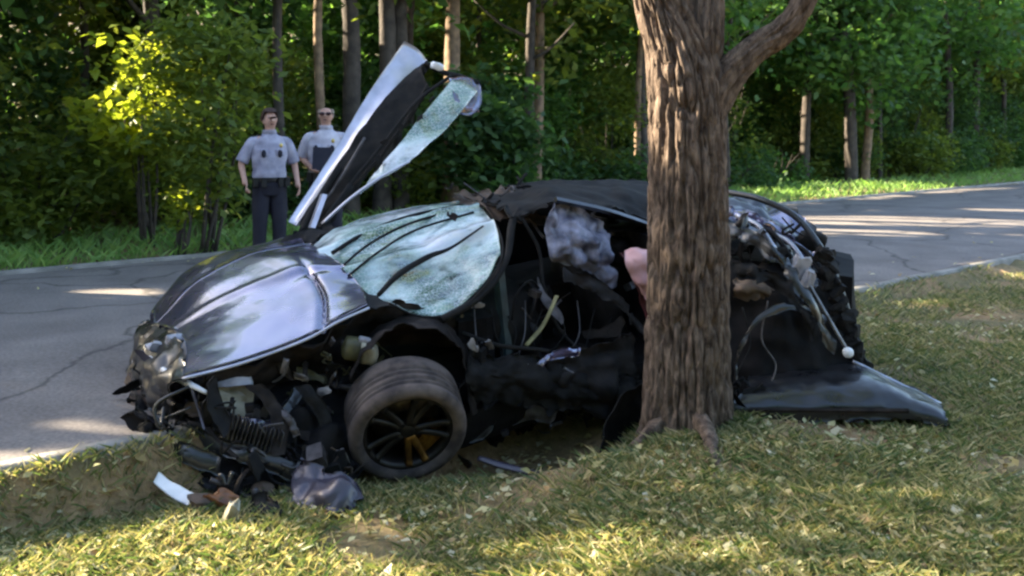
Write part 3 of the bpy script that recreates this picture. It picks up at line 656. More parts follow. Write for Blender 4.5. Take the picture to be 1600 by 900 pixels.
# cabin frame
tube('windscreen_pillar', [B(690, 500, .14), B(752, 462, .18), B(790, 408, .28), B(800, 350, .44), B(812, 328, .5)], [.024, .022, .022, .026, .026], M['plastic'], car)
sheet('roof_panel', [
    [(800, 348, .44), (868, 322, .40), (950, 328, .38), (1022, 350, .36), (1110, 372, .36)],
    [(785, 330, .62), (860, 304, .62), (955, 304, .62), (1035, 318, .62), (1120, 338, .62)],
    [(760, 318, .95), (850, 294, .98), (955, 291, .98), (1040, 299, .98), (1130, 315, .98)],
    [(738, 312, 1.48), (830, 290, 1.50), (930, 285, 1.50), (1030, 291, 1.50), (1135, 304, 1.50)]],
    M['plastic'], car, res=(34, 60), crumple=(.028, 4.2), seed=31, ragged=.03, thick=.02)
sheet('torn_roof_skin', [
    [(705, 306, 1.3), (760, 296, 1.2), (815, 300, 1.0)], [(742, 318, 1.05), (790, 312, .95), (835, 318, .8)], [(778, 345, .75), (815, 340, .65), (850, 345, .55)]],
    M['brown'], car, res=(16, 16), crumple=(.06, 8), seed=33, smooth=False, ragged=.05)
sheet('side_airbag', [
    [(862, 318, .40), (888, 318, .44), (915, 330, .46), (945, 352, .44)],
    [(852, 350, .34), (884, 356, .30), (918, 366, .30), (952, 388, .36)],
    [(856, 385, .34), (890, 392, .28), (926, 402, .28), (958, 424, .34)],
    [(866, 412, .40), (900, 420, .36), (932, 432, .36), (960, 450, .40)]],
    M['airbag'], car, res=(50, 50), crumple=(.05, 8), seed=36)
beam('door_post', B(778, 415, .34), B(792, 560, .30), .055, .04, M['teal'], car, .03)
beam('roof_rail', B(868, 312, .38), B(1015, 352, .34), .05, .03, M['black'], car, .1, 4)
beam('roof_rail', B(930, 334, .62), B(1040, 346, .6), .035, .02, M['black'], car, .04, 5)
beam('roof_rail', B(928, 362, .55), B(1040, 352, .5), .03, .02, M['black'], car, .04, 6)
beam('roof_brace', B(800, 300, 1.0), B(850, 372, .5), .02, .015, M['steel'], car, .03, 8)
sheet('deflated_airbag', [
    [(976, 392, .10), (992, 386, .06), (1012, 392, .06), (1040, 398, .10)],
    [(978, 412, .05), (996, 408, .0), (1016, 414, .0), (1040, 420, .06)],
    [(988, 438, .06), (1002, 440, .02), (1018, 446, .02), (1040, 452, .06)],
    [(1004, 462, .10), (1012, 468, .08), (1022, 472, .08), (1040, 476, .10)]],
    M['pink'], car, res=(24, 24), crumple=(.022, 9), seed=37)['label'] = 'crumpled pink cloth bulging out beside the tree trunk'
sheet('torn_liner', [
    [(968, 395, .12), (985, 430, .10), (1000, 470, .10), (1015, 520, .10)], [(985, 392, .16), (1000, 440, .14), (1015, 480, .14), (1030, 530, .14)]],
    M['red'], car, res=(12, 20), crumple=(.02, 9), seed=38)
def seat(px, py, v, s):
    c = B(px, py, v)
    b_ = chunk('seat_back', c + np.array([.08, .04, .12]), (.20, .48, .70), (.1, -.42, YAW), M['seat'], car, s, .16, 4, .35, True)
    chunk('headrest', c + np.array([.24, .12, .50]), (.14, .28, .18), (.1, -.42, YAW), M['seat'], car, s + 1, .12, 3, .5, True)
    chunk('seat_cushion', c + np.array([-.24, -.12, -.22]), (.52, .48, .20), CR, M['seat'], car, s + 2, .14, 4, .4, True)
seat(905, 505, .72, 41); seat(900, 455, 1.35, 51)
a = np.linspace(0, 2 * np.pi, 25)
sw = B(812, 480, .55); e1 = np.array([RT[0], RT[1], 0]); e2 = np.array([.35, .19, .9])
tube('steering_wheel', [sw + .17 * (math.cos(q) * e1 + math.sin(q) * e2) for q in a], .014, M['seat'], car, n=49, sides=8)
tube('seat_belt', [B(870, 462, .12), B(858, 490, .10), B(846, 512, .12), B(822, 540, .12)], .017, M['yellow'], car, flat=.25, sides=8)
tube('wire_loop', [B(800, 500, .25), B(806, 462, .2), B(828, 438, .2), B(842, 450, .22)], .006, M['plastic'], car)
sheet('side_sill', [
    [(728, 552, .10), (800, 556, .08), (880, 566, .06), (960, 585, .05), (1030, 600, .05)],
    [(732, 585, .02), (800, 592, .0), (880, 602, .0), (960, 618, .0), (1030, 630, .0)],
    [(736, 622, .10), (800, 634, .08), (880, 640, .08), (960, 650, .06), (1030, 660, .06)]],
    M['plastic'], car, res=(50, 70), crumple=(.05, 7), seed=43, ragged=.06, smooth=False)
sheet('under_shade_sheet', [  # dark sheet added to fill the black shade under the sill
    [(720, 600, .45), (830, 610, .45), (930, 620, .42), (1040, 630, .42)],
    [(720, 660, .5), (830, 665, .5), (930, 668, .5), (1040, 672, .5)],
    [(720, 720, .62), (830, 722, .6), (930, 716, .6), (1040, 705, .6)]], M['carbon'], car, res=(20, 34), crumple=(.06, 6), seed=44, ragged=.03)
sheet('torn_arch_liner', [
    [(1012, 596, 6.25), (970, 618, 6.1), (946, 662, 6.02), (938, 712, 5.95)],
    [(1020, 606, 6.35), (985, 632, 6.2), (962, 672, 6.14), (952, 716, 6.1)],
    [(1030, 630, 6.4), (1005, 650, 6.3), (985, 684, 6.25), (978, 716, 6.2)]],
    M['plastic'], car, back=P, res=(14, 26), crumple=(.015, 8), seed=45)
sheet('crushed_door_skin', [
    [(840, 560, .10), (880, 545, .06), (930, 540, .04), (985, 520, .08)], [(850, 600, .05), (890, 590, .0), (940, 585, .0), (1000, 570, .02)], [(860, 640, .1), (900, 640, .06), (950, 640, .05), (1010, 640, .06)]],
    M['seat'], car, res=(22, 26), crumple=(.06, 6), seed=46, ragged=.03, smooth=False)

# front wheel, knocked askew
wc = P(634, 660, 5.72); wn = Vector((.24, -.86, -.42)).normalized(); wq = np.array(wn.to_track_quat('Z', 'Y').to_matrix())
def lathe(prof, n=64):
    th = np.linspace(0, 2 * np.pi, n, endpoint=False); pr = np.array(prof)
    v = np.stack([pr[:, :1] * np.cos(th), pr[:, :1] * np.sin(th), np.repeat(pr[:, 1:2], n, 1)], -1).reshape(-1, 3)
    f = []
    for k in range(len(pr) - 1):
        for s in range(n): f.append([k * n + s, k * n + (s + 1) % n, (k + 1) * n + (s + 1) % n, (k + 1) * n + s])
    return v, f
def W(v): return np.asarray(v) @ wq.T + wc
v, f = lathe([(.245, .075), (.252, .095), (.240, .10), (.225, .07), (.215, -.08), (.245, -.17), (.25, -.19)], 64)
wheel = mk('wheel', W(v), f, M['rim'], car, True)
prof = [(.245, .09), (.262, .115), (.29, .124), (.315, .116), (.328, .098)]
for z in (.06, .025, -.025, -.06): prof += [(.332, z + .012), (.322, z + .008), (.322, z - .008), (.332, z - .012)]
prof += [(.332, -.10), (.328, -.165), (.315, -.185), (.28, -.195), (.25, -.185)]
v, f = lathe(prof, 96); v[:, :2] *= (1 + .012 * noise(v * 7, 4))[:, None]
mk('tyre', W(v), f, M['rubber'], wheel, True)
v, f = lathe([(.0, -.03), (.185, -.03), (.19, -.045), (.185, -.06), (.0, -.06)], 48); mk('brake_disc', W(v), f, M['disc'], wheel, True)
v, f = lathe([(.0, .082), (.03, .085), (.052, .07), (.06, .03), (.06, -.03)], 32); mk('hub', W(v), f, M['rim'], wheel, True)
for k in range(10):
    a = k * math.pi / 5 + (.11 if k % 2 else -.11) + .3
    p = [(math.cos(a) * r_ - .0, math.sin(a) * r_, z) for r_, z in ((.04, .062), (.12, .058), (.2, .066), (.24, .08))]
    v, f = tube_geo(p, [.026, .022, .022, .028], 10, 6, .8); mk('spoke', W(v), f, M['gold_lit' if k in (7, 8) else 'rim'], wheel, True)  # two gold spokes paint in the lit part of the rim
v, f = cube_geo(3); q = v * np.array([.10, .17, .09]); q = q @ rotm((0, 0, -.7)).T + np.array([.13, -.09, -.0]); mk('brake_caliper', W(q), f, M['gold_lit'], wheel)
tube('drive_shaft', [wc + np.array([-.02, .12, .03]), wc + np.array([-.1, .5, .1]), C(0, 1.0, .05)], .035, M['steel'], car)
tube('suspension_arm', [wc + np.array([.05, .1, .12]), C(.2, .5, .12), C(.3, .8, .1)], .025, M['alloy'], car)
tube('suspension_arm', [wc + np.array([-.12, .05, .14]), C(-.35, .4, .14), C(-.2, .8, .1)], .022, M['steel'], car)

# nose
tube('headlamp_trim', [B(234, 558, .86), B(250, 574, .62), B(275, 590, .34), B(300, 602, .14), B(324, 614, .06)], [.01, .016, .018, .016, .01], M['white'], car)
hl = chunk('headlamp', B(352, 618, .30), (.22, .18, .17), (.1, .1, .5), M['ivory'], car, 61, .6, 4, .15)
sheet('headlamp_lens', [[(322, 596, .26), (358, 590, .2), (392, 586, .2)], [(324, 610, .22), (360, 604, .16), (396, 600, .18)]], M['pale'], hl, res=(8, 14), crumple=(.012, 12), seed=62)
chunk('headlamp_bracket', B(322, 632, .38), (.10, .10, .16), (.3, .2, .2), M['pale'], car, 63, .4, 2)
chunk('lamp_fragment', B(252, 543, .92), (.13, .06, .06), (.2, .3, .4), M['pale'], car, 64, .5, 3)
chunk('lamp_fragment', B(274, 532, .80), (.10, .06, .05), (.5, .1, .9), M['pale'], car, 65, .5, 3)
tube('bumper_strut', [B(222, 540, 1.5), B(216, 575, 1.42), B(214, 615, 1.35), B(218, 650, 1.3)], [.016, .02, .02, .012], M['black'], car)
tube('bumper_strut', [B(210, 560, 1.5), B(206, 610, 1.4), B(206, 650, 1.35)], .014, M['pale'], car)
chunk('bumper_core', B(238, 640, 1.05), (.30, .5, .26), (.2, .1, .5), M['brown'], car, 66, .35, 4, .2)
sheet('bumper_cover', [[(262, 655, .80), (300, 662, .60), (345, 668, .40), (400, 660, .25)], [(268, 682, .72), (302, 692, .50), (345, 696, .30), (405, 690, .16)], [(280, 705, .72), (310, 714, .5), (350, 716, .3), (410, 712, .18)]],
      M['paint'], car, res=(18, 26), crumple=(.035, 8), seed=67, ragged=.03)
chunk('bumper_clip', B(229, 679, .95), (.07, .04, .05), (.1, .2, .2), M['white'], car, 68, .3, 2)
chunk('pale_bracket', B(318, 688, .42), (.16, .08, .10), (.4, .3, .6), M['pale'], car, 69, .5, 3)
chunk('radiator', B(300, 640, .8), (.12, 1.0, .30), (.1, .15, YAW), M['steel'], car, 70, .3, 4, .1)
tube('torn_strip', [B(232, 690, .70), B(262, 728, .50), B(290, 762, .30)], [.012, .022, .016], M['teal'], car)
rr = random.Random(5)
PAL = dict(mech=['olive', 'steel', 'plastic', 'liner', 'olive', 'alloy', 'steel'], nose=['black', 'plastic', 'plum', 'steel', 'liner', 'plastic', 'black', 'carbon', 'brown'], dark=['plastic', 'carbon', 'black', 'seat', 'liner', 'steel'], rear=['black', 'plastic', 'carbon', 'black', 'plastic', 'steel'])
NM = ['bracket', 'hose', 'torn_panel', 'cable', 'housing', 'bent_rod']
def ribbon(name, pts, wid, m_, parent, back=B, tilt=(0, .3, 1), crumple=(.008, 9), seed=0, nseg=34, ragged=.012, smooth=True):
    p = [back(*q) for q in pts]; t_ = np.array(tilt, float); t_ = t_ / np.linalg.norm(t_) * wid / 2
    return sheet(name, [[q - t_ for q in p], [q + t_ * .1 + np.array([0, -wid * .12, 0]) for q in p], [q + t_ for q in p]], m_, parent, None, .006, (7, nseg), crumple, seed, smooth, ragged)
def clutter(n, x0, x1, y0, y1, v0, v1, pal, s0, s1, back=B):
    for q in range(n):
        px, py, v = rr.uniform(x0, x1), rr.uniform(y0, y1), rr.uniform(v0, v1); c = back(px, py, v); s = rr.uniform(s0, s1)
        m_ = M[rr.choice(PAL[pal])]; k = rr.choice([0, 1, 1, 2, 2, 2, 3, 3, 4, 5, 5]); sd_ = rr.randrange(9999)
        d_ = lambda: np.array([rr.uniform(-1, 1), rr.uniform(-.6, .6), rr.uniform(-1, 1)])
        if k == 0: chunk(NM[k], c, (s * 1.3, s * .25, s * rr.uniform(.5, .9)), (rr.uniform(-.5, .5), rr.uniform(0, 3), rr.uniform(-.6, 1.2)), m_, car, sd_, .4, 3, .05)
        elif k == 4: chunk(NM[k], c, (s, s * .7, s * rr.uniform(.5, .8)), (rr.uniform(-.4, .4), rr.uniform(-.6, .6), rr.uniform(0, 3)), m_, car, sd_, .15, 2, .1)
        elif k in (1, 3): tube(NM[k], [c - d_() * s * 1.4, c + d_() * s * .5, c + d_() * s * .7, c + d_() * s * 1.5], rr.uniform(.004, .014), m_, car, sides=7)
        elif k == 5: beam(NM[k], c - d_() * s * 1.3, c + d_() * s * 1.3, rr.uniform(.010, .024), .008, m_, car, .05, sd_)
        else:
            a_ = d_() * s * 1.6; b_ = d_(); b_ = b_ / np.linalg.norm(b_) * s * rr.uniform(.25, .6); h_ = d_() * s * .45
            sheet(NM[k], [[c - a_ - b_, c - b_ + h_, c + a_ - b_ * .6], [c - a_ * 1.1, c + h_ * 1.2, c + a_], [c - a_ + b_ * .7, c + b_ + h_, c + a_ * .8 + b_]], m_, car, back=None, res=(8, 14), crumple=(s * .10, 1.2 / s), seed=sd_, ragged=s * .12, smooth=rr.random() < .5)
# coherent pieces of the crushed nose
beam('crash_beam', B(232, 606, 1.15), B(402, 648, .16), .075, .05, M['steel'], car, .06, 3)
ribbon('bumper_skin', [(212, 560, 1.4), (210, 620, 1.0), (226, 668, .45), (282, 706, .12), (345, 728, .02)], .10, M['black'], car, seed=401, crumple=(.015, 8))
ribbon('bumper_skin', [(236, 580, 1.05), (262, 616, .8), (320, 646, .42), (400, 664, .12), (452, 660, .06)], .07, M['paint'], car, seed=402, crumple=(.02, 8))
ribbon('bumper_skin', [(268, 672, .35), (330, 692, .14), (400, 716, -.02), (470, 742, -.12), (548, 764, -.08)], .09, M['black'], car, seed=403, crumple=(.02, 8))
ribbon('splitter', [(286, 728, .14), (350, 760, .02), (430, 782, -.10), (505, 790, -.14), (560, 782, -.06)], .12, M['black'], car, tilt=(.1, 1, .35), seed=404, crumple=(.02, 6))
ribbon('grille_bar', [(300, 652, .34), (340, 668, .18), (400, 684, .02), (440, 686, .0)], .03, M['plastic'], car, seed=405)
ribbon('grille_bar', [(300, 670, .30), (345, 688, .14), (405, 702, .0), (445, 704, -.02)], .03, M['plastic'], car, seed=406)
ribbon('duct', [(395, 600, .12), (425, 630, .06), (440, 670, .0), (432, 712, -.06)], .08, M['liner'], car, tilt=(1, .3, .1), seed=407, crumple=(.02, 8))
ribbon('duct', [(470, 600, .12), (500, 640, .06), (520, 690, .02), (528, 740, -.02)], .07, M['plastic'], car, tilt=(1, .2, .1), seed=408, crumple=(.02, 8))
ribbon('torn_flap', [(440, 640, .02), (456, 662, -.02), (462, 680, -.05)], .045, M['steel'], car, tilt=(1, .2, .4), seed=409, crumple=(.02, 10), ragged=.02)
for q in range(14):
    p_ = B(352 + q * 6.5, 664 + q * 2.2, .04 - .006 * q); v, f = cube_geo(1); v = v * np.array([.004, .05, .13]) @ rotm((.2, .25, .5 + .05 * math.sin(q))).T + p_; mk('radiator_fin', v, f, M['alloy' if q % 3 else 'steel'], car)
# twisted frame of the opened side
tube('bent_frame_tube', [B(812, 335, .45), B(842, 390, .36), B(850, 450, .30), B(878, 520, .22), B(950, 580, .10)], .012, M['plastic'], car)
tube('bent_frame_tube', [B(722, 520, .22), B(780, 540, .12), B(870, 552, .08), B(960, 590, .05), B(1020, 600, .05)], .014, M['plastic'], car)
ribbon('torn_door_edge', [(815, 590, .06), (842, 572, .02), (862, 556, .03), (905, 548, .05)], .045, M['paint'], car, seed=411, crumple=(.02, 9))
ribbon('torn_door_edge', [(880, 430, .20), (920, 445, .14), (965, 470, .10), (1005, 520, .08)], .07, M['seat'], car, seed=412, crumple=(.03, 9), ragged=.03)
ribbon('torn_door_edge', [(940, 560, .05), (965, 610, .02), (985, 650, .0), (1005, 690, .0)], .06, M['black'], car, tilt=(1, .2, .2), seed=413, crumple=(.02, 9))
for q in range(9):
    x_ = 740 + q * 27; tube('dangling_wire', [B(x_, 470 + 12 * (q % 3), .3), B(x_ + rr.uniform(-14, 14), 520, .2), B(x_ + rr.uniform(-20, 20), 560, .16), B(x_ + rr.uniform(-26, 26), 600 + rr.uniform(0, 25), .1)], .005, M['steel' if q % 3 == 0 else 'plastic'], car, sides=6)
# twisted rear
ribbon('rear_arch_edge', [(1150, 640, 6.28), (1152, 560, 6.32), (1185, 500, 6.36), (1240, 478, 6.42), (1290, 500, 6.5)], .05, M['black'], car, P, seed=421, crumple=(.015, 9))
ribbon('torn_rear_skin', [(1128, 360, 6.75), (1175, 372, 6.62), (1222, 410, 6.5), (1262, 470, 6.42), (1300, 545, 6.4)], .10, M['black'], car, P, seed=422, crumple=(.03, 7), ragged=.03)
ribbon('torn_rear_skin', [(1140, 330, 7.0), (1190, 345, 6.9), (1240, 380, 6.8), (1275, 410, 6.7)], .07, M['paint'], car, P, seed=423, crumple=(.03, 8), ragged=.03)
ribbon('torn_rear_skin', [(1150, 420, 6.5), (1200, 430, 6.45), (1245, 470, 6.42), (1270, 520, 6.4)], .09, M['plastic'], car, P, seed=424, crumple=(.04, 8), ragged=.04)
tube('bent_frame_tube', [P(1135, 300, 7.3), P(1190, 312, 7.1), P(1250, 345, 6.95), P(1300, 420, 6.8), P(1335, 520, 6.7), P(1356, 590, 6.6)], .022, M['black'], car)
tube('dangling_wire', [P(1200, 470, 6.4), P(1190, 530, 6.36), P(1212, 570, 6.34), P(1200, 610, 6.3)], .006, M['steel'], car)
tube('dangling_wire', [P(1160, 480, 6.4), P(1172, 540, 6.36), P(1150, 590, 6.3), P(1165, 640, 6.25)], .006, M['plastic'], car)
clutter(20, 415, 565, 560, 650, .10, .4, 'mech', .03, .07)
clutter(14, 500, 600, 530, 600, .12, .35, 'mech', .03, .06)
clutter(26, 215, 300, 580, 640, .75, 1.2, 'nose', .05, .12)
clutter(34, 218, 330, 640, 715, .12, .4, 'nose', .05, .12)
chunk('pale_bracket', B(262, 640, .5), (.10, .05, .13), (.3, .2, .7), M['pale'], car, 75, .5, 3)
clutter(44, 300, 480, 630, 730, -.05, .3, 'nose', .05, .12)
clutter(54, 345, 550, 700, 785, -.16, .02, 'nose', .05, .13)
clutter(22, 830, 985, 440, 610, .15, .8, 'dark', .05, .13)
clutter(16, 730, 840, 510, 610, .2, .8, 'dark', .05, .12)
clutter(12, 705, 760, 500, 640, .08, .3, 'dark', .04, .09)
clutter(14, 735, 1000, 600, 690, .1, .4, 'dark', .05, .12)
clutter(16, 700, 900, 295, 335, .7, 1.5, 'dark', .05, .12)
clutter(24, 1140, 1280, 345, 450, 6.6, 7.0, 'rear', .04, .09, P)
clutter(18, 1130, 1200, 600, 660, 6.1, 6.4, 'rear', .04, .10, P)
clutter(24, 450, 720, 600, 740, .35, .8, 'dark', .06, .14)
for q in range(14):
    t = q / 13; chunk('torn_edge_piece', P(1288 + 62 * t + rr.uniform(-8, 8), 400 + 175 * t, 6.62), (.10, .06, .09), (rr.uniform(0, 3), rr.uniform(0, 3), 0), M['plastic'], car, 200 + q, .6, 2)
chunk('fluid_tank', B(555, 545, .14), (.13, .10, .12), (.1, .2, .3), M['olive'], car, 71, .25, 3, .5, True)
chunk('fluid_tank', B(575, 552, .10), (.09, .08, .13), (.2, .1, .3), M['ivory'], car, 72, .3, 3, .6, True)
chunk('cap', B(570, 531, .1), (.07, .05, .03), (.1, .2, .1), M['pale'], car, 73, .2, 2, .5, True)
for px, py, v in [(740, 540, .05), (765, 538, .05), (746, 476, .3), (830, 575, .05), (838, 582, .05), (886, 580, .02), (735, 590, .05), (520, 590, .1), (505, 612, .1), (470, 590, .12)]:
    chunk('bracket', B(px, py, v), (.07, .012, .035), (rr.uniform(0, 1), rr.uniform(0, 1), rr.uniform(0, 3)), M['pale' if px in (740, 830, 746) else 'alloy'], car, int(px), .7, 3, .05)

# raised far door
dr = sheet('raised_door', [
    [(466, 352, 1.98), (534, 246, 2.02), (602, 152, 2.08), (664, 96, 2.12)],
    [(482, 354, 1.90), (548, 262, 1.94), (612, 176, 1.99), (660, 112, 2.03)],
    [(500, 354, 1.82), (560, 282, 1.86), (622, 206, 1.90), (668, 132, 1.94)]],
    M['plastic'], car, res=(18, 40), crumple=(.018, 6), seed=81, thick=.06)
sheet('door_sill_edge', [
    [(450, 346, 2.10), (520, 238, 2.14), (578, 142, 2.20), (632, 64, 2.24)],
    [(458, 350, 2.06), (530, 242, 2.10), (592, 146, 2.16), (652, 76, 2.20)],
    [(463, 352, 2.00), (536, 247, 2.04), (604, 153, 2.10), (668, 96, 2.14)]], M['frame'], dr, res=(12, 40), crumple=(.006, 6), seed=82, thick=.012)  # silver tone puts the reflected sky into the sill edge
sheet('door_window', [
    [(560, 302, 1.74), (608, 244, 1.76), (660, 180, 1.80), (706, 124, 1.84)],
    [(564, 300, 1.68), (622, 248, 1.70), (678, 190, 1.74), (726, 128, 1.78)],
    [(566, 298, 1.62), (638, 252, 1.64), (698, 200, 1.68), (746, 142, 1.72)]], M['dglass'], dr, res=(22, 40), crumple=(.014, 7), seed=83, thick=.005)
tube('window_rail', [B(503, 350, 1.70), B(545, 312, 1.66), B(590, 280, 1.62), B(640, 252, 1.60)], [.022, .02, .018, .012], M['frame'], dr, flat=.6)
tube('window_rail', [B(528, 312, 1.84), B(590, 236, 1.86), B(650, 160, 1.9), B(705, 118, 1.93)], .014, M['plastic'], dr)
sheet('door_tail', [[(702, 122, 1.9), (726, 120, 1.88), (750, 128, 1.84)], [(708, 150, 1.78), (730, 156, 1.74), (752, 158, 1.74)], [(716, 178, 1.74), (734, 180, 1.70), (748, 170, 1.70)]], M['paint'], dr, res=(14, 14), crumple=(.02, 7), seed=84, thick=.03)
tube('door_rear_edge', [B(664, 98, 2.1), B(690, 112, 2.02), B(720, 120, 1.92), B(748, 130, 1.84)], .022, M['plastic'], dr)
chunk('door_latch', B(684, 104, 2.03), (.09, .06, .06), (.2, .3, .4), M['white'], dr, 85, .4, 3, .5, True)
tube('hinge_arm', [B(468, 372, 1.80), B(488, 330, 1.84), B(530, 262, 1.9)], .030, M['plastic'], dr)
tube('hinge_arm', [B(500, 376, 1.68), B(512, 340, 1.72), B(548, 290, 1.8)], .026, M['plastic'], dr)
beam('hinge_cover', B(487, 356, 1.74), B(506, 304, 1.80), .05, .02, M['frame'], dr)
for q in range(5):
    t = (q + .5) / 5; chunk('torn_trim', B(575 + 120 * t + rr.uniform(-10, 10), 262 - 120 * t + rr.uniform(-8, 8), 1.74), (.05, .015, .03), (rr.uniform(0, 3), rr.uniform(0, 3), 0), M['plastic'], dr, 220 + q, .6, 2)
tube('gas_spring', [B(476, 360, 1.84), B(525, 290, 1.84), B(570, 215, 1.9)], .010, M['steel'], dr)
sheet('scuttle_corner', [[(440, 376, 1.62), (470, 362, 1.62), (520, 350, 1.58)], [(448, 384, 1.5), (480, 378, 1.5), (530, 362, 1.46)]], M['plastic'], car, res=(12, 18), crumple=(.03, 8), seed=86, ragged=.03)

# torn rear end on the far side of the tree
sheet('engine_cover', [
    [(1100, 296, 8.1), (1180, 314, 7.9), (1240, 342, 7.6), (1288, 392, 7.3)],
    [(1100, 312, 7.4), (1175, 336, 7.25), (1230, 370, 7.05), (1280, 425, 6.95)],
    [(1100, 340, 6.9), (1160, 362, 6.8), (1215, 400, 6.7), (1268, 460, 6.65)]], M['black'], car, back=P, res=(30, 40), crumple=(.06, 5), seed=91, ragged=.03)
sheet('rear_quarter_panel', [
    [(1110, 395, 6.85), (1180, 410, 6.75), (1230, 415, 6.75), (1286, 425, 6.85)],
    [(1110, 470, 6.75), (1190, 480, 6.6), (1250, 480, 6.6), (1312, 490, 6.75)],
    [(1110, 560, 6.65), (1200, 560, 6.5), (1270, 560, 6.5), (1346, 565, 6.65)],
    [(1110, 640, 6.5), (1200, 640, 6.42), (1280, 640, 6.45), (1362, 632, 6.6)]], M['carbon'], car, back=P, res=(36, 36), crumple=(.05, 5), seed=92, ragged=.03)
sheet('rear_wing_panel', [[(1200, 336, 7.5), (1232, 324, 7.5), (1258, 342, 7.45)], [(1210, 355, 7.35), (1240, 352, 7.3), (1262, 364, 7.3)], [(1222, 372, 7.25), (1246, 376, 7.2), (1266, 384, 7.2)]], M['paint'], car, back=P, res=(16, 16), crumple=(.02, 7), seed=93, thick=.015)
chunk('exhaust_tip', P(1266, 377, 7.1), (.17, .14, .14), (.2, .3, .1), M['plastic'], car, 94, .3, 3, .6, True)
sheet('lit_interior_patch', [[(1148, 438, 6.6), (1176, 432, 6.55), (1206, 448, 6.6)], [(1146, 452, 6.5), (1176, 448, 6.46), (1204, 458, 6.5)], [(1148, 470, 6.55), (1174, 468, 6.5), (1198, 468, 6.55)]], M['tan'], car, back=P, res=(16, 18), crumple=(.03, 9), seed=95, ragged=.03)  # tan colour paints in a lit spot of the interior
chunk('bracket', P(1250, 416, 6.55), (.09, .04, .13), (.1, .5, .1), M['pale'], car, 96, .6, 3, .1)
chunk('bracket', P(1264, 438, 6.5), (.06, .04, .11), (.2, .4, .3), M['pale'], car, 97, .6, 3, .1)
for q in range(5):
    a0 = P(1150 + q * 24, 336 + q * 13, 6.9 - .02 * q); tube('cover_rib_highlight', [a0, a0 + np.array([.12, -.12, -.06]), a0 + np.array([.2, -.25, -.2])], .016, M['frame' if q in (0, 2) else 'plastic'], car)  # silver ribs paint in the highlights of the dark deck
gs = tube('gas_strut', [P(1262, 440, 6.5), P(1294, 496, 6.42), P(1325, 550, 6.36)], .011, M['alloy'], car)
chunk('ball_joint', P(1325, 551, 6.34), (.055, .055, .055), (0, 0, 0), M['white'], gs, 98, .05, 4, .95, True)
rb = sheet('rear_bumper', [
    [(1172, 580, 6.65), (1255, 571, 6.62), (1338, 566, 6.6), (1400, 596, 6.5), (1470, 630, 6.4)],
    [(1165, 602, 6.3), (1258, 597, 6.22), (1348, 598, 6.2), (1404, 612, 6.15), (1476, 642, 6.1)],
    [(1148, 632, 6.12), (1258, 630, 6.08), (1350, 630, 6.05), (1410, 634, 6.05), (1480, 652, 6.02)],
    [(1138, 668, 6.12), (1258, 661, 6.06), (1350, 656, 6.04), (1412, 656, 6.04), (1484, 668, 6.0)]], M['black'], car, back=P, res=(40, 60), crumple=(.014, 4.5), seed=99, thick=.02, ragged=.02)
tube('bumper_edge', [P(1332, 564, 6.58), P(1365, 580, 6.54), P(1400, 597, 6.48), P(1470, 631, 6.38)], .010, M['frame'], rb)
beam('bumper_groove', P(1170, 640, 6.05), P(1420, 642, 5.99), .012, .02, M['liner'], rb)

# ------------------------------------------------------------------ loose pieces on the ground
def ground_to(o, sink=.012):
    me = o.data; co = np.zeros(len(me.vertices) * 3); me.vertices.foreach_get('co', co); co = co.reshape(-1, 3) + np.array(o.location)
    o.location.z -= float((co[:, 2] - hgt(co[:, 0], co[:, 1])).min()) + sink
    return o
ground_to(tag(sheet('plate_fragment', [[(248, 702, 5.15), (272, 718, 5.1), (303, 734, 5.05)], [(240, 716, 5.08), (264, 736, 5.02), (294, 752, 4.98)]], M['white'], None, P, .006, (8, 12), (.006, 9), 101),
    'flat white plate fragment lying below the crushed nose', 'debris'), -.03)
ground_to(tag(chunk('lens_fragment', P(345, 745, 5.05), (.12, .08, .07), (.3, .5, .4), M['amber'], None, 102, .9, 4, .1), 'orange brown lens fragment on the grass under the nose', 'debris'))
ground_to(tag(sheet('bumper_fragment', [[(450, 715, 5.3), (490, 708, 5.25), (530, 728, 5.2), (568, 752, 5.15)], [(448, 745, 5.16), (490, 742, 5.1), (530, 755, 5.05), (560, 768, 5.05)], [(458, 775, 5.05), (490, 782, 5.0), (525, 786, 4.98), (552, 782, 5.0)]], M['plum'], None, P, .012, (22, 28), (.05, 6), 103, ragged=.04),
    'crumpled purplish black bumper piece lying before the front wheel', 'debris'))
ground_to(tag(tube('trim_strip', [P(748, 712, 5.75), P(785, 724, 5.7), P(842, 738, 5.62)], [.025, .035, .03], M['plum'], flat=.5), 'straight dark trim strip lying under the car beside the wheel', 'debris'))
ground_to(tag(chunk('foam_fragment', P(362, 795, 4.8), (.06, .05, .12), (.2, .3, .4), M['ivory'], None, 104, .5, 3), 'small pale torn foam stub standing in the grass', 'debris'))
ground_to(tag(chunk('pale_fragment', P(478, 828, 4.62), (.05, .04, .025), (.1, .2, .4), M['ivory'], None, 105, .4, 3), 'small cream fragment alone on the lit grass', 'debris'))
ground_to(tag(sheet('splinter_panel', [[(385, 770, 5.0), (410, 760, 5.0), (440, 765, 5.0)], [(380, 800, 4.9), (412, 795, 4.88), (438, 800, 4.9)]], M['plastic'], None, P, .01, (10, 12), (.03, 9), 106, ragged=.03), 'black torn plastic panel by the orange lens fragment', 'debris'))
ground_to(tag(chunk('brown_fragment', P(318, 752, 5.02), (.16, .08, .07), (.3, .2, .9), M['brown'], None, 107, .6, 4), 'brown torn slab beside the white plate fragment', 'debris'))

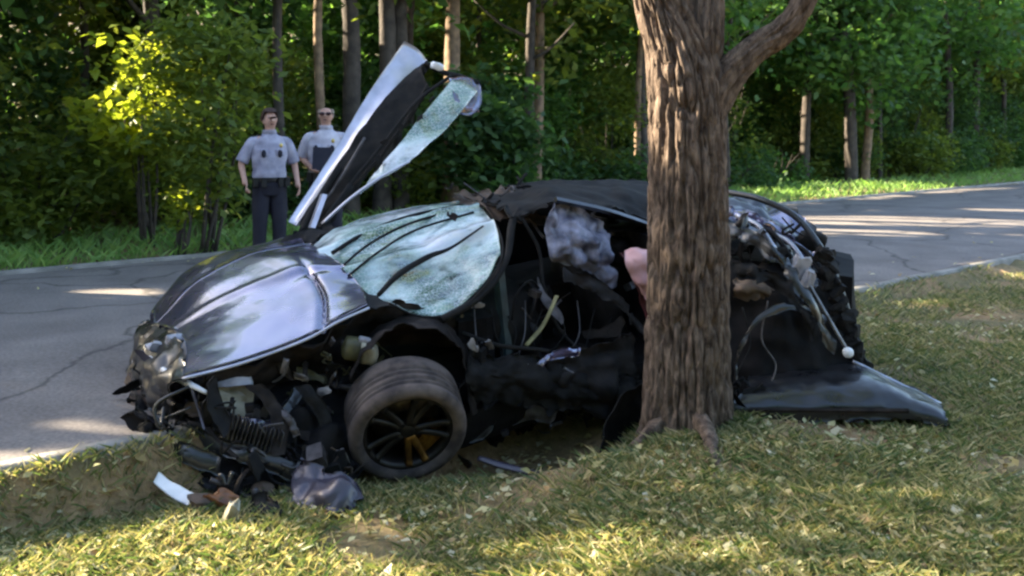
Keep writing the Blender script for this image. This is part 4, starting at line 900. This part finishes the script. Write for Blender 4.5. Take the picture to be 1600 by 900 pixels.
# ------------------------------------------------------------------ the two officers
M['skin'] = mat('skin', (.52, .30, .23), (.44, .24, .18), .55, 0, 20)
M['hair'] = mat('hair', (.06, .022, .014), (.03, .012, .008), .6, 0, 60, bump=.8, bscale=120)
M['grey_hair'] = mat('cropped_hair', (.34, .27, .22), (.24, .18, .15), .7, 0, 60)
M['shirt'] = mat('grey_shirt', (.40, .38, .47), (.20, .19, .26), .9, 0, 7, bump=1.0, bscale=9)
M['shirt2'] = mat('pale_shirt', (.56, .53, .60), (.34, .32, .40), .9, 0, 7, bump=1.0, bscale=9)
M['navy'] = mat('navy_cloth', (.008, .008, .018), (.014, .013, .024), .85, 0, 9, bump=.5, bscale=20)
M['leather'] = mat('black_leather', (.012, .011, .012), None, .4)
M['lens'] = mat('dark_lens', (.03, .008, .01), None, .15)
M['badge'] = mat('badge_gold', (.6, .45, .15), None, .3, .8)
def skin_mesh(name, pts, edges, mt, parent, roots=(0,), sub=2):
    o0 = origin(parent); me = bpy.data.meshes.new(name)
    me.from_pydata([p[:3] for p in pts], edges, []); me.materials.append(mt)
    o = bpy.data.objects.new(name, me); COL.objects.link(o); o.parent = parent
    bm = bmesh.new(); bm.from_mesh(me); bm.verts.layers.skin.verify(); bm.to_mesh(me); bm.free()
    sv = me.skin_vertices[0].data
    for i, p in enumerate(pts): sv[i].radius = (p[3], p[3]); sv[i].use_root = i in roots
    s = o.modifiers.new('Skin', 'SKIN'); s.branch_smoothing = .6; s.use_smooth_shade = True
    u = o.modifiers.new('Subdivision', 'SUBSURF'); u.levels = sub; u.render_levels = sub
    return o
def local(name, vf, mt, parent, smooth=True):
    v, f = vf; o0 = origin(parent)
    th = parent.rotation_euler.z; v = np.asarray(v)
    me = bpy.data.meshes.new(name); me.from_pydata(v.tolist(), [], f); me.materials.append(mt)
    me.polygons.foreach_set('use_smooth', np.full(len(me.polygons), smooth))
    o = bpy.data.objects.new(name, me); COL.objects.link(o); o.parent = parent; return o
def loft(rings, n=28):
    """rings: (cx, cy, z, rx, ry)"""
    r_ = cr(np.array(rings, float), len(rings) * 4); th = np.linspace(0, 2 * np.pi, n, endpoint=False)
    v = np.stack([r_[:, :1] + r_[:, 3:4] * np.cos(th), r_[:, 1:2] + r_[:, 4:5] * np.sin(th), np.repeat(r_[:, 2:3], n, 1)], -1)
    v = v + (.016 * noise(v.reshape(-1, 3) * 9, 3) + .008 * noise(v.reshape(-1, 3) * 22, 5)).reshape(v.shape[:2])[..., None] * np.array([1, 1, 0])
    v = v.reshape(-1, 3); f = []
    for k in range(len(r_) - 1):
        for s in range(n): f.append([k * n + s, k * n + (s + 1) % n, (k + 1) * n + (s + 1) % n, (k + 1) * n + s])
    f.append(list(range(n))[::-1]); f.append([(len(r_) - 1) * n + s for s in range(n)]); return v, f
def ball(c, r, n=10):
    th = np.linspace(0, np.pi, n); pr = [(max(1e-4, math.sin(t)) , math.cos(t)) for t in th]; v, f = lathe(pr, 14)
    return v * np.array(r) + np.array(c), f
def officer(label, loc, rz, s, arms, headrot, shirt, bald):
    o = empty('person', loc); o.rotation_euler.z = rz; o.scale = (s, s, s); tag(o, label, 'person')
    hx = headrot
    pts = [(0, 0, .95, .125), (0, 0, 1.12, .12), (0, .01, 1.30, .14), (0, .015, 1.43, .11), (0, .01, 1.50, .062), (hx * .01, -.005, 1.56, .06), (hx * .015, -.02, 1.62, .078), (hx * .01, -.012, 1.69, .086), (0, -.005, 1.735, .06)]
    ed = [(i, i + 1) for i in range(8)]
    def add(p, par): pts.append(p); ed.append((par, len(pts) - 1)); return len(pts) - 1
    nose = add((hx * .05, -.108, 1.645, .013), 6)
    for sx in (-1, 1): add((sx * .088 - hx * .0, .01, 1.64, .014), 6)
    roots = [0]
    for sx, (el, wr) in zip((-1, 1), arms):
        sh = add((sx * .185, .01, 1.41, .06), 3); e = add((*el, .042), sh); w1 = add((*wr, .03), e)
        dv = np.array(wr) - np.array(el); dv /= np.linalg.norm(dv)
        pm = np.array(wr) + dv * .06; pl = add((*pm, .036), w1)
        side = np.cross(dv, [0, 1, 0]); side /= np.linalg.norm(side); fwd = np.cross(side, dv)
        for q, (off, ln) in enumerate([(-.028, .075), (-.010, .085), (.009, .08), (.026, .065)]):
            base = pm + dv * .02 + fwd * off; k1 = base + dv * ln * .55; k2 = base + dv * ln * .9 + side * sx * -.03
            i0 = len(pts); pts.append((*base, .0095)); pts.append((*k1, .009)); pts.append((*k2, .0075)); ed.extend([(i0, i0 + 1), (i0 + 1, i0 + 2)]); roots.append(i0)
        base = pm - dv * .02 + fwd * -.03; k1 = base + dv * .03 + fwd * -.03; k2 = k1 + dv * .035
        i0 = len(pts); pts.append((*base, .011)); pts.append((*k1, .010)); pts.append((*k2, .008)); ed.extend([(i0, i0 + 1), (i0 + 1, i0 + 2)]); roots.append(i0)
    for sx in (-1, 1):
        h = add((sx * .09, 0, .88, .095), 0); kn = add((sx * .105, -.015, .49, .06), h); an = add((sx * .11, .02, .10, .042), kn); add((sx * .125, -.12, .045, .036), an)
    skin_mesh('body', pts, ed, M['skin'], o, roots)
    # clothing
    parts = [loft([(0, .0, .93, .185, .135), (0, -.005, 1.02, .19, .145), (0, -.01, 1.12, .182, .14), (0, 0, 1.26, .20, .145), (0, .01, 1.37, .20, .13), (0, .012, 1.44, .165, .105), (0, .01, 1.485, .09, .08), (0, .005, 1.515, .07, .07)])]
    for sx, (el, wr) in zip((-1, 1), arms):
        el = np.array(el); parts.append(tube_geo([(sx * .11, .01, 1.425), (sx * .185, .01, 1.385), el * .55 + np.array([sx * .19, .01, 1.4]) * .45, el * .93 + np.array([sx * .19, .01, 1.4]) * .07], [.05, .070, .072, .072], 16, 14))
    sh = local('shirt', merge(parts), shirt, o)
    local('collar', loft([(0, .005, 1.495, .085, .08), (0, .0, 1.53, .078, .076), (0, .0, 1.535, .07, .07)], 20), shirt, sh)
    for sx in (-1, 1):
        local('pocket', merge([tube_geo([(sx * .085, -.136, 1.32), (sx * .085, -.142, 1.24)], .045, 4, 8, .22)]), shirt, sh)
        v, f = ball((sx * .09, -.15, 1.27), (.026, .02, .045)); local('radio_clip', (v, f), M['navy'], sh)
        local('shoulder_strap', merge([tube_geo([(sx * .09, .0, 1.475), (sx * .19, .005, 1.455)], .022, 4, 6, .4)]), M['navy'], sh)
    local('badge', ball((.10, -.152, 1.36), (.02, .008, .026)), M['badge'], sh)
    tr = [loft([(0, 0, .80, .17, .125), (0, 0, .90, .192, .145), (0, 0, .97, .19, .142)])]
    for sx in (-1, 1): tr.append(tube_geo([(sx * .085, 0, .90), (sx * .10, -.01, .68), (sx * .108, -.015, .48), (sx * .112, .01, .25), (sx * .115, .01, .06)], [.105, .10, .082, .074, .078], 20, 14))
    local('trousers', merge(tr), M['navy'], o)
    bl = local('belt', loft([(0, 0, .955, .196, .150), (0, 0, 1.005, .196, .150)], 28), M['leather'], o)
    for px_, rot_ in ((-.17, 0), (-.09, 0), (.10, 0), (.18, 0)):
        v, f = cube_geo(2); local('pouch', (v * np.array([.055, .05, .10]) + np.array([px_, -.10 if abs(px_) > .15 else -.15, .955]), f), M['leather'], bl, False)
    for sx in (-1, 1):
        v, f = ball((sx * .118, -.05, .035), (.05, .135, .05)); v[:, 2] = np.maximum(v[:, 2], .0); local('shoe', (v, f), M['leather'], o)
    # head details
    for sx in (-1, 1): local('eye', ball((sx * .034 + hx * .035, -.098, 1.668), (.009, .006, .006)), M['leather'], o)
    local('mouth', ball((hx * .035, -.098, 1.598), (.024, .008, .006)), M['red'], o)
    if not bald:
        th = np.linspace(0, np.pi * .62, 9); v, f = lathe([(max(1e-3, math.sin(t)), math.cos(t)) for t in th], 24)
        v = v * np.array([.100, .112, .115]) + np.array([0, .018, 1.672]); fr = v[:, 1] < -.055
        v[fr, 2] = np.maximum(v[fr, 2], 1.738); v = v + .010 * np.stack([noise(v * 30, q) for q in range(3)], 1); local('hair', (v, f), M['hair'], o)
    else:
        th = np.linspace(np.pi * .35, np.pi * .62, 5); v, f = lathe([(math.sin(t), math.cos(t)) for t in th], 24)
        v = v * np.array([.094, .104, .11]) + np.array([0, .012, 1.67]); v[v[:, 1] < -.02, 1] = -.02; local('hair', (v, f), M['grey_hair'], o)
        gl = []
        for sx in (-1, 1): gl.append(ball((sx * .036 + hx * .035, -.108, 1.666), (.032, .012, .022))); gl.append(tube_geo([(sx * .066 + hx * .03, -.10, 1.672), (sx * .092, -.03, 1.668), (sx * .094, .02, 1.655)], .004, 6, 5))
        local('sunglasses', merge(gl), M['lens'], o)
    return o
officer('officer in grey short-sleeved shirt and navy trousers, arm hanging', (at(421, 11.5), 11.5, .045), .42, 1.0, [((-.31, .03, 1.16), (-.285, -.07, .97)), ((.29, .05, 1.15), (.30, -.08, .93))], .35, M['shirt'], False)
officer('bald officer in pale shirt and sunglasses behind the raised door', (at(509, 12.0), 12.0, .05), .05, 1.03, [((-.28, .06, 1.16), (-.14, -.17, 1.06)), ((.28, .06, 1.16), (.14, -.18, 1.08))], .2, M['shirt2'], True)
v, f = cube_geo(3); v = v * np.array([.22, .035, .28]); v = v @ rotm((-.35, 0, .05)).T + np.array([at(509, 12.0), 12.0 - .215, .05 + 1.19])
tag(mk('clipboard', v, f, M['navy']), 'dark clipboard held against the chest by the bald officer', 'clipboard')
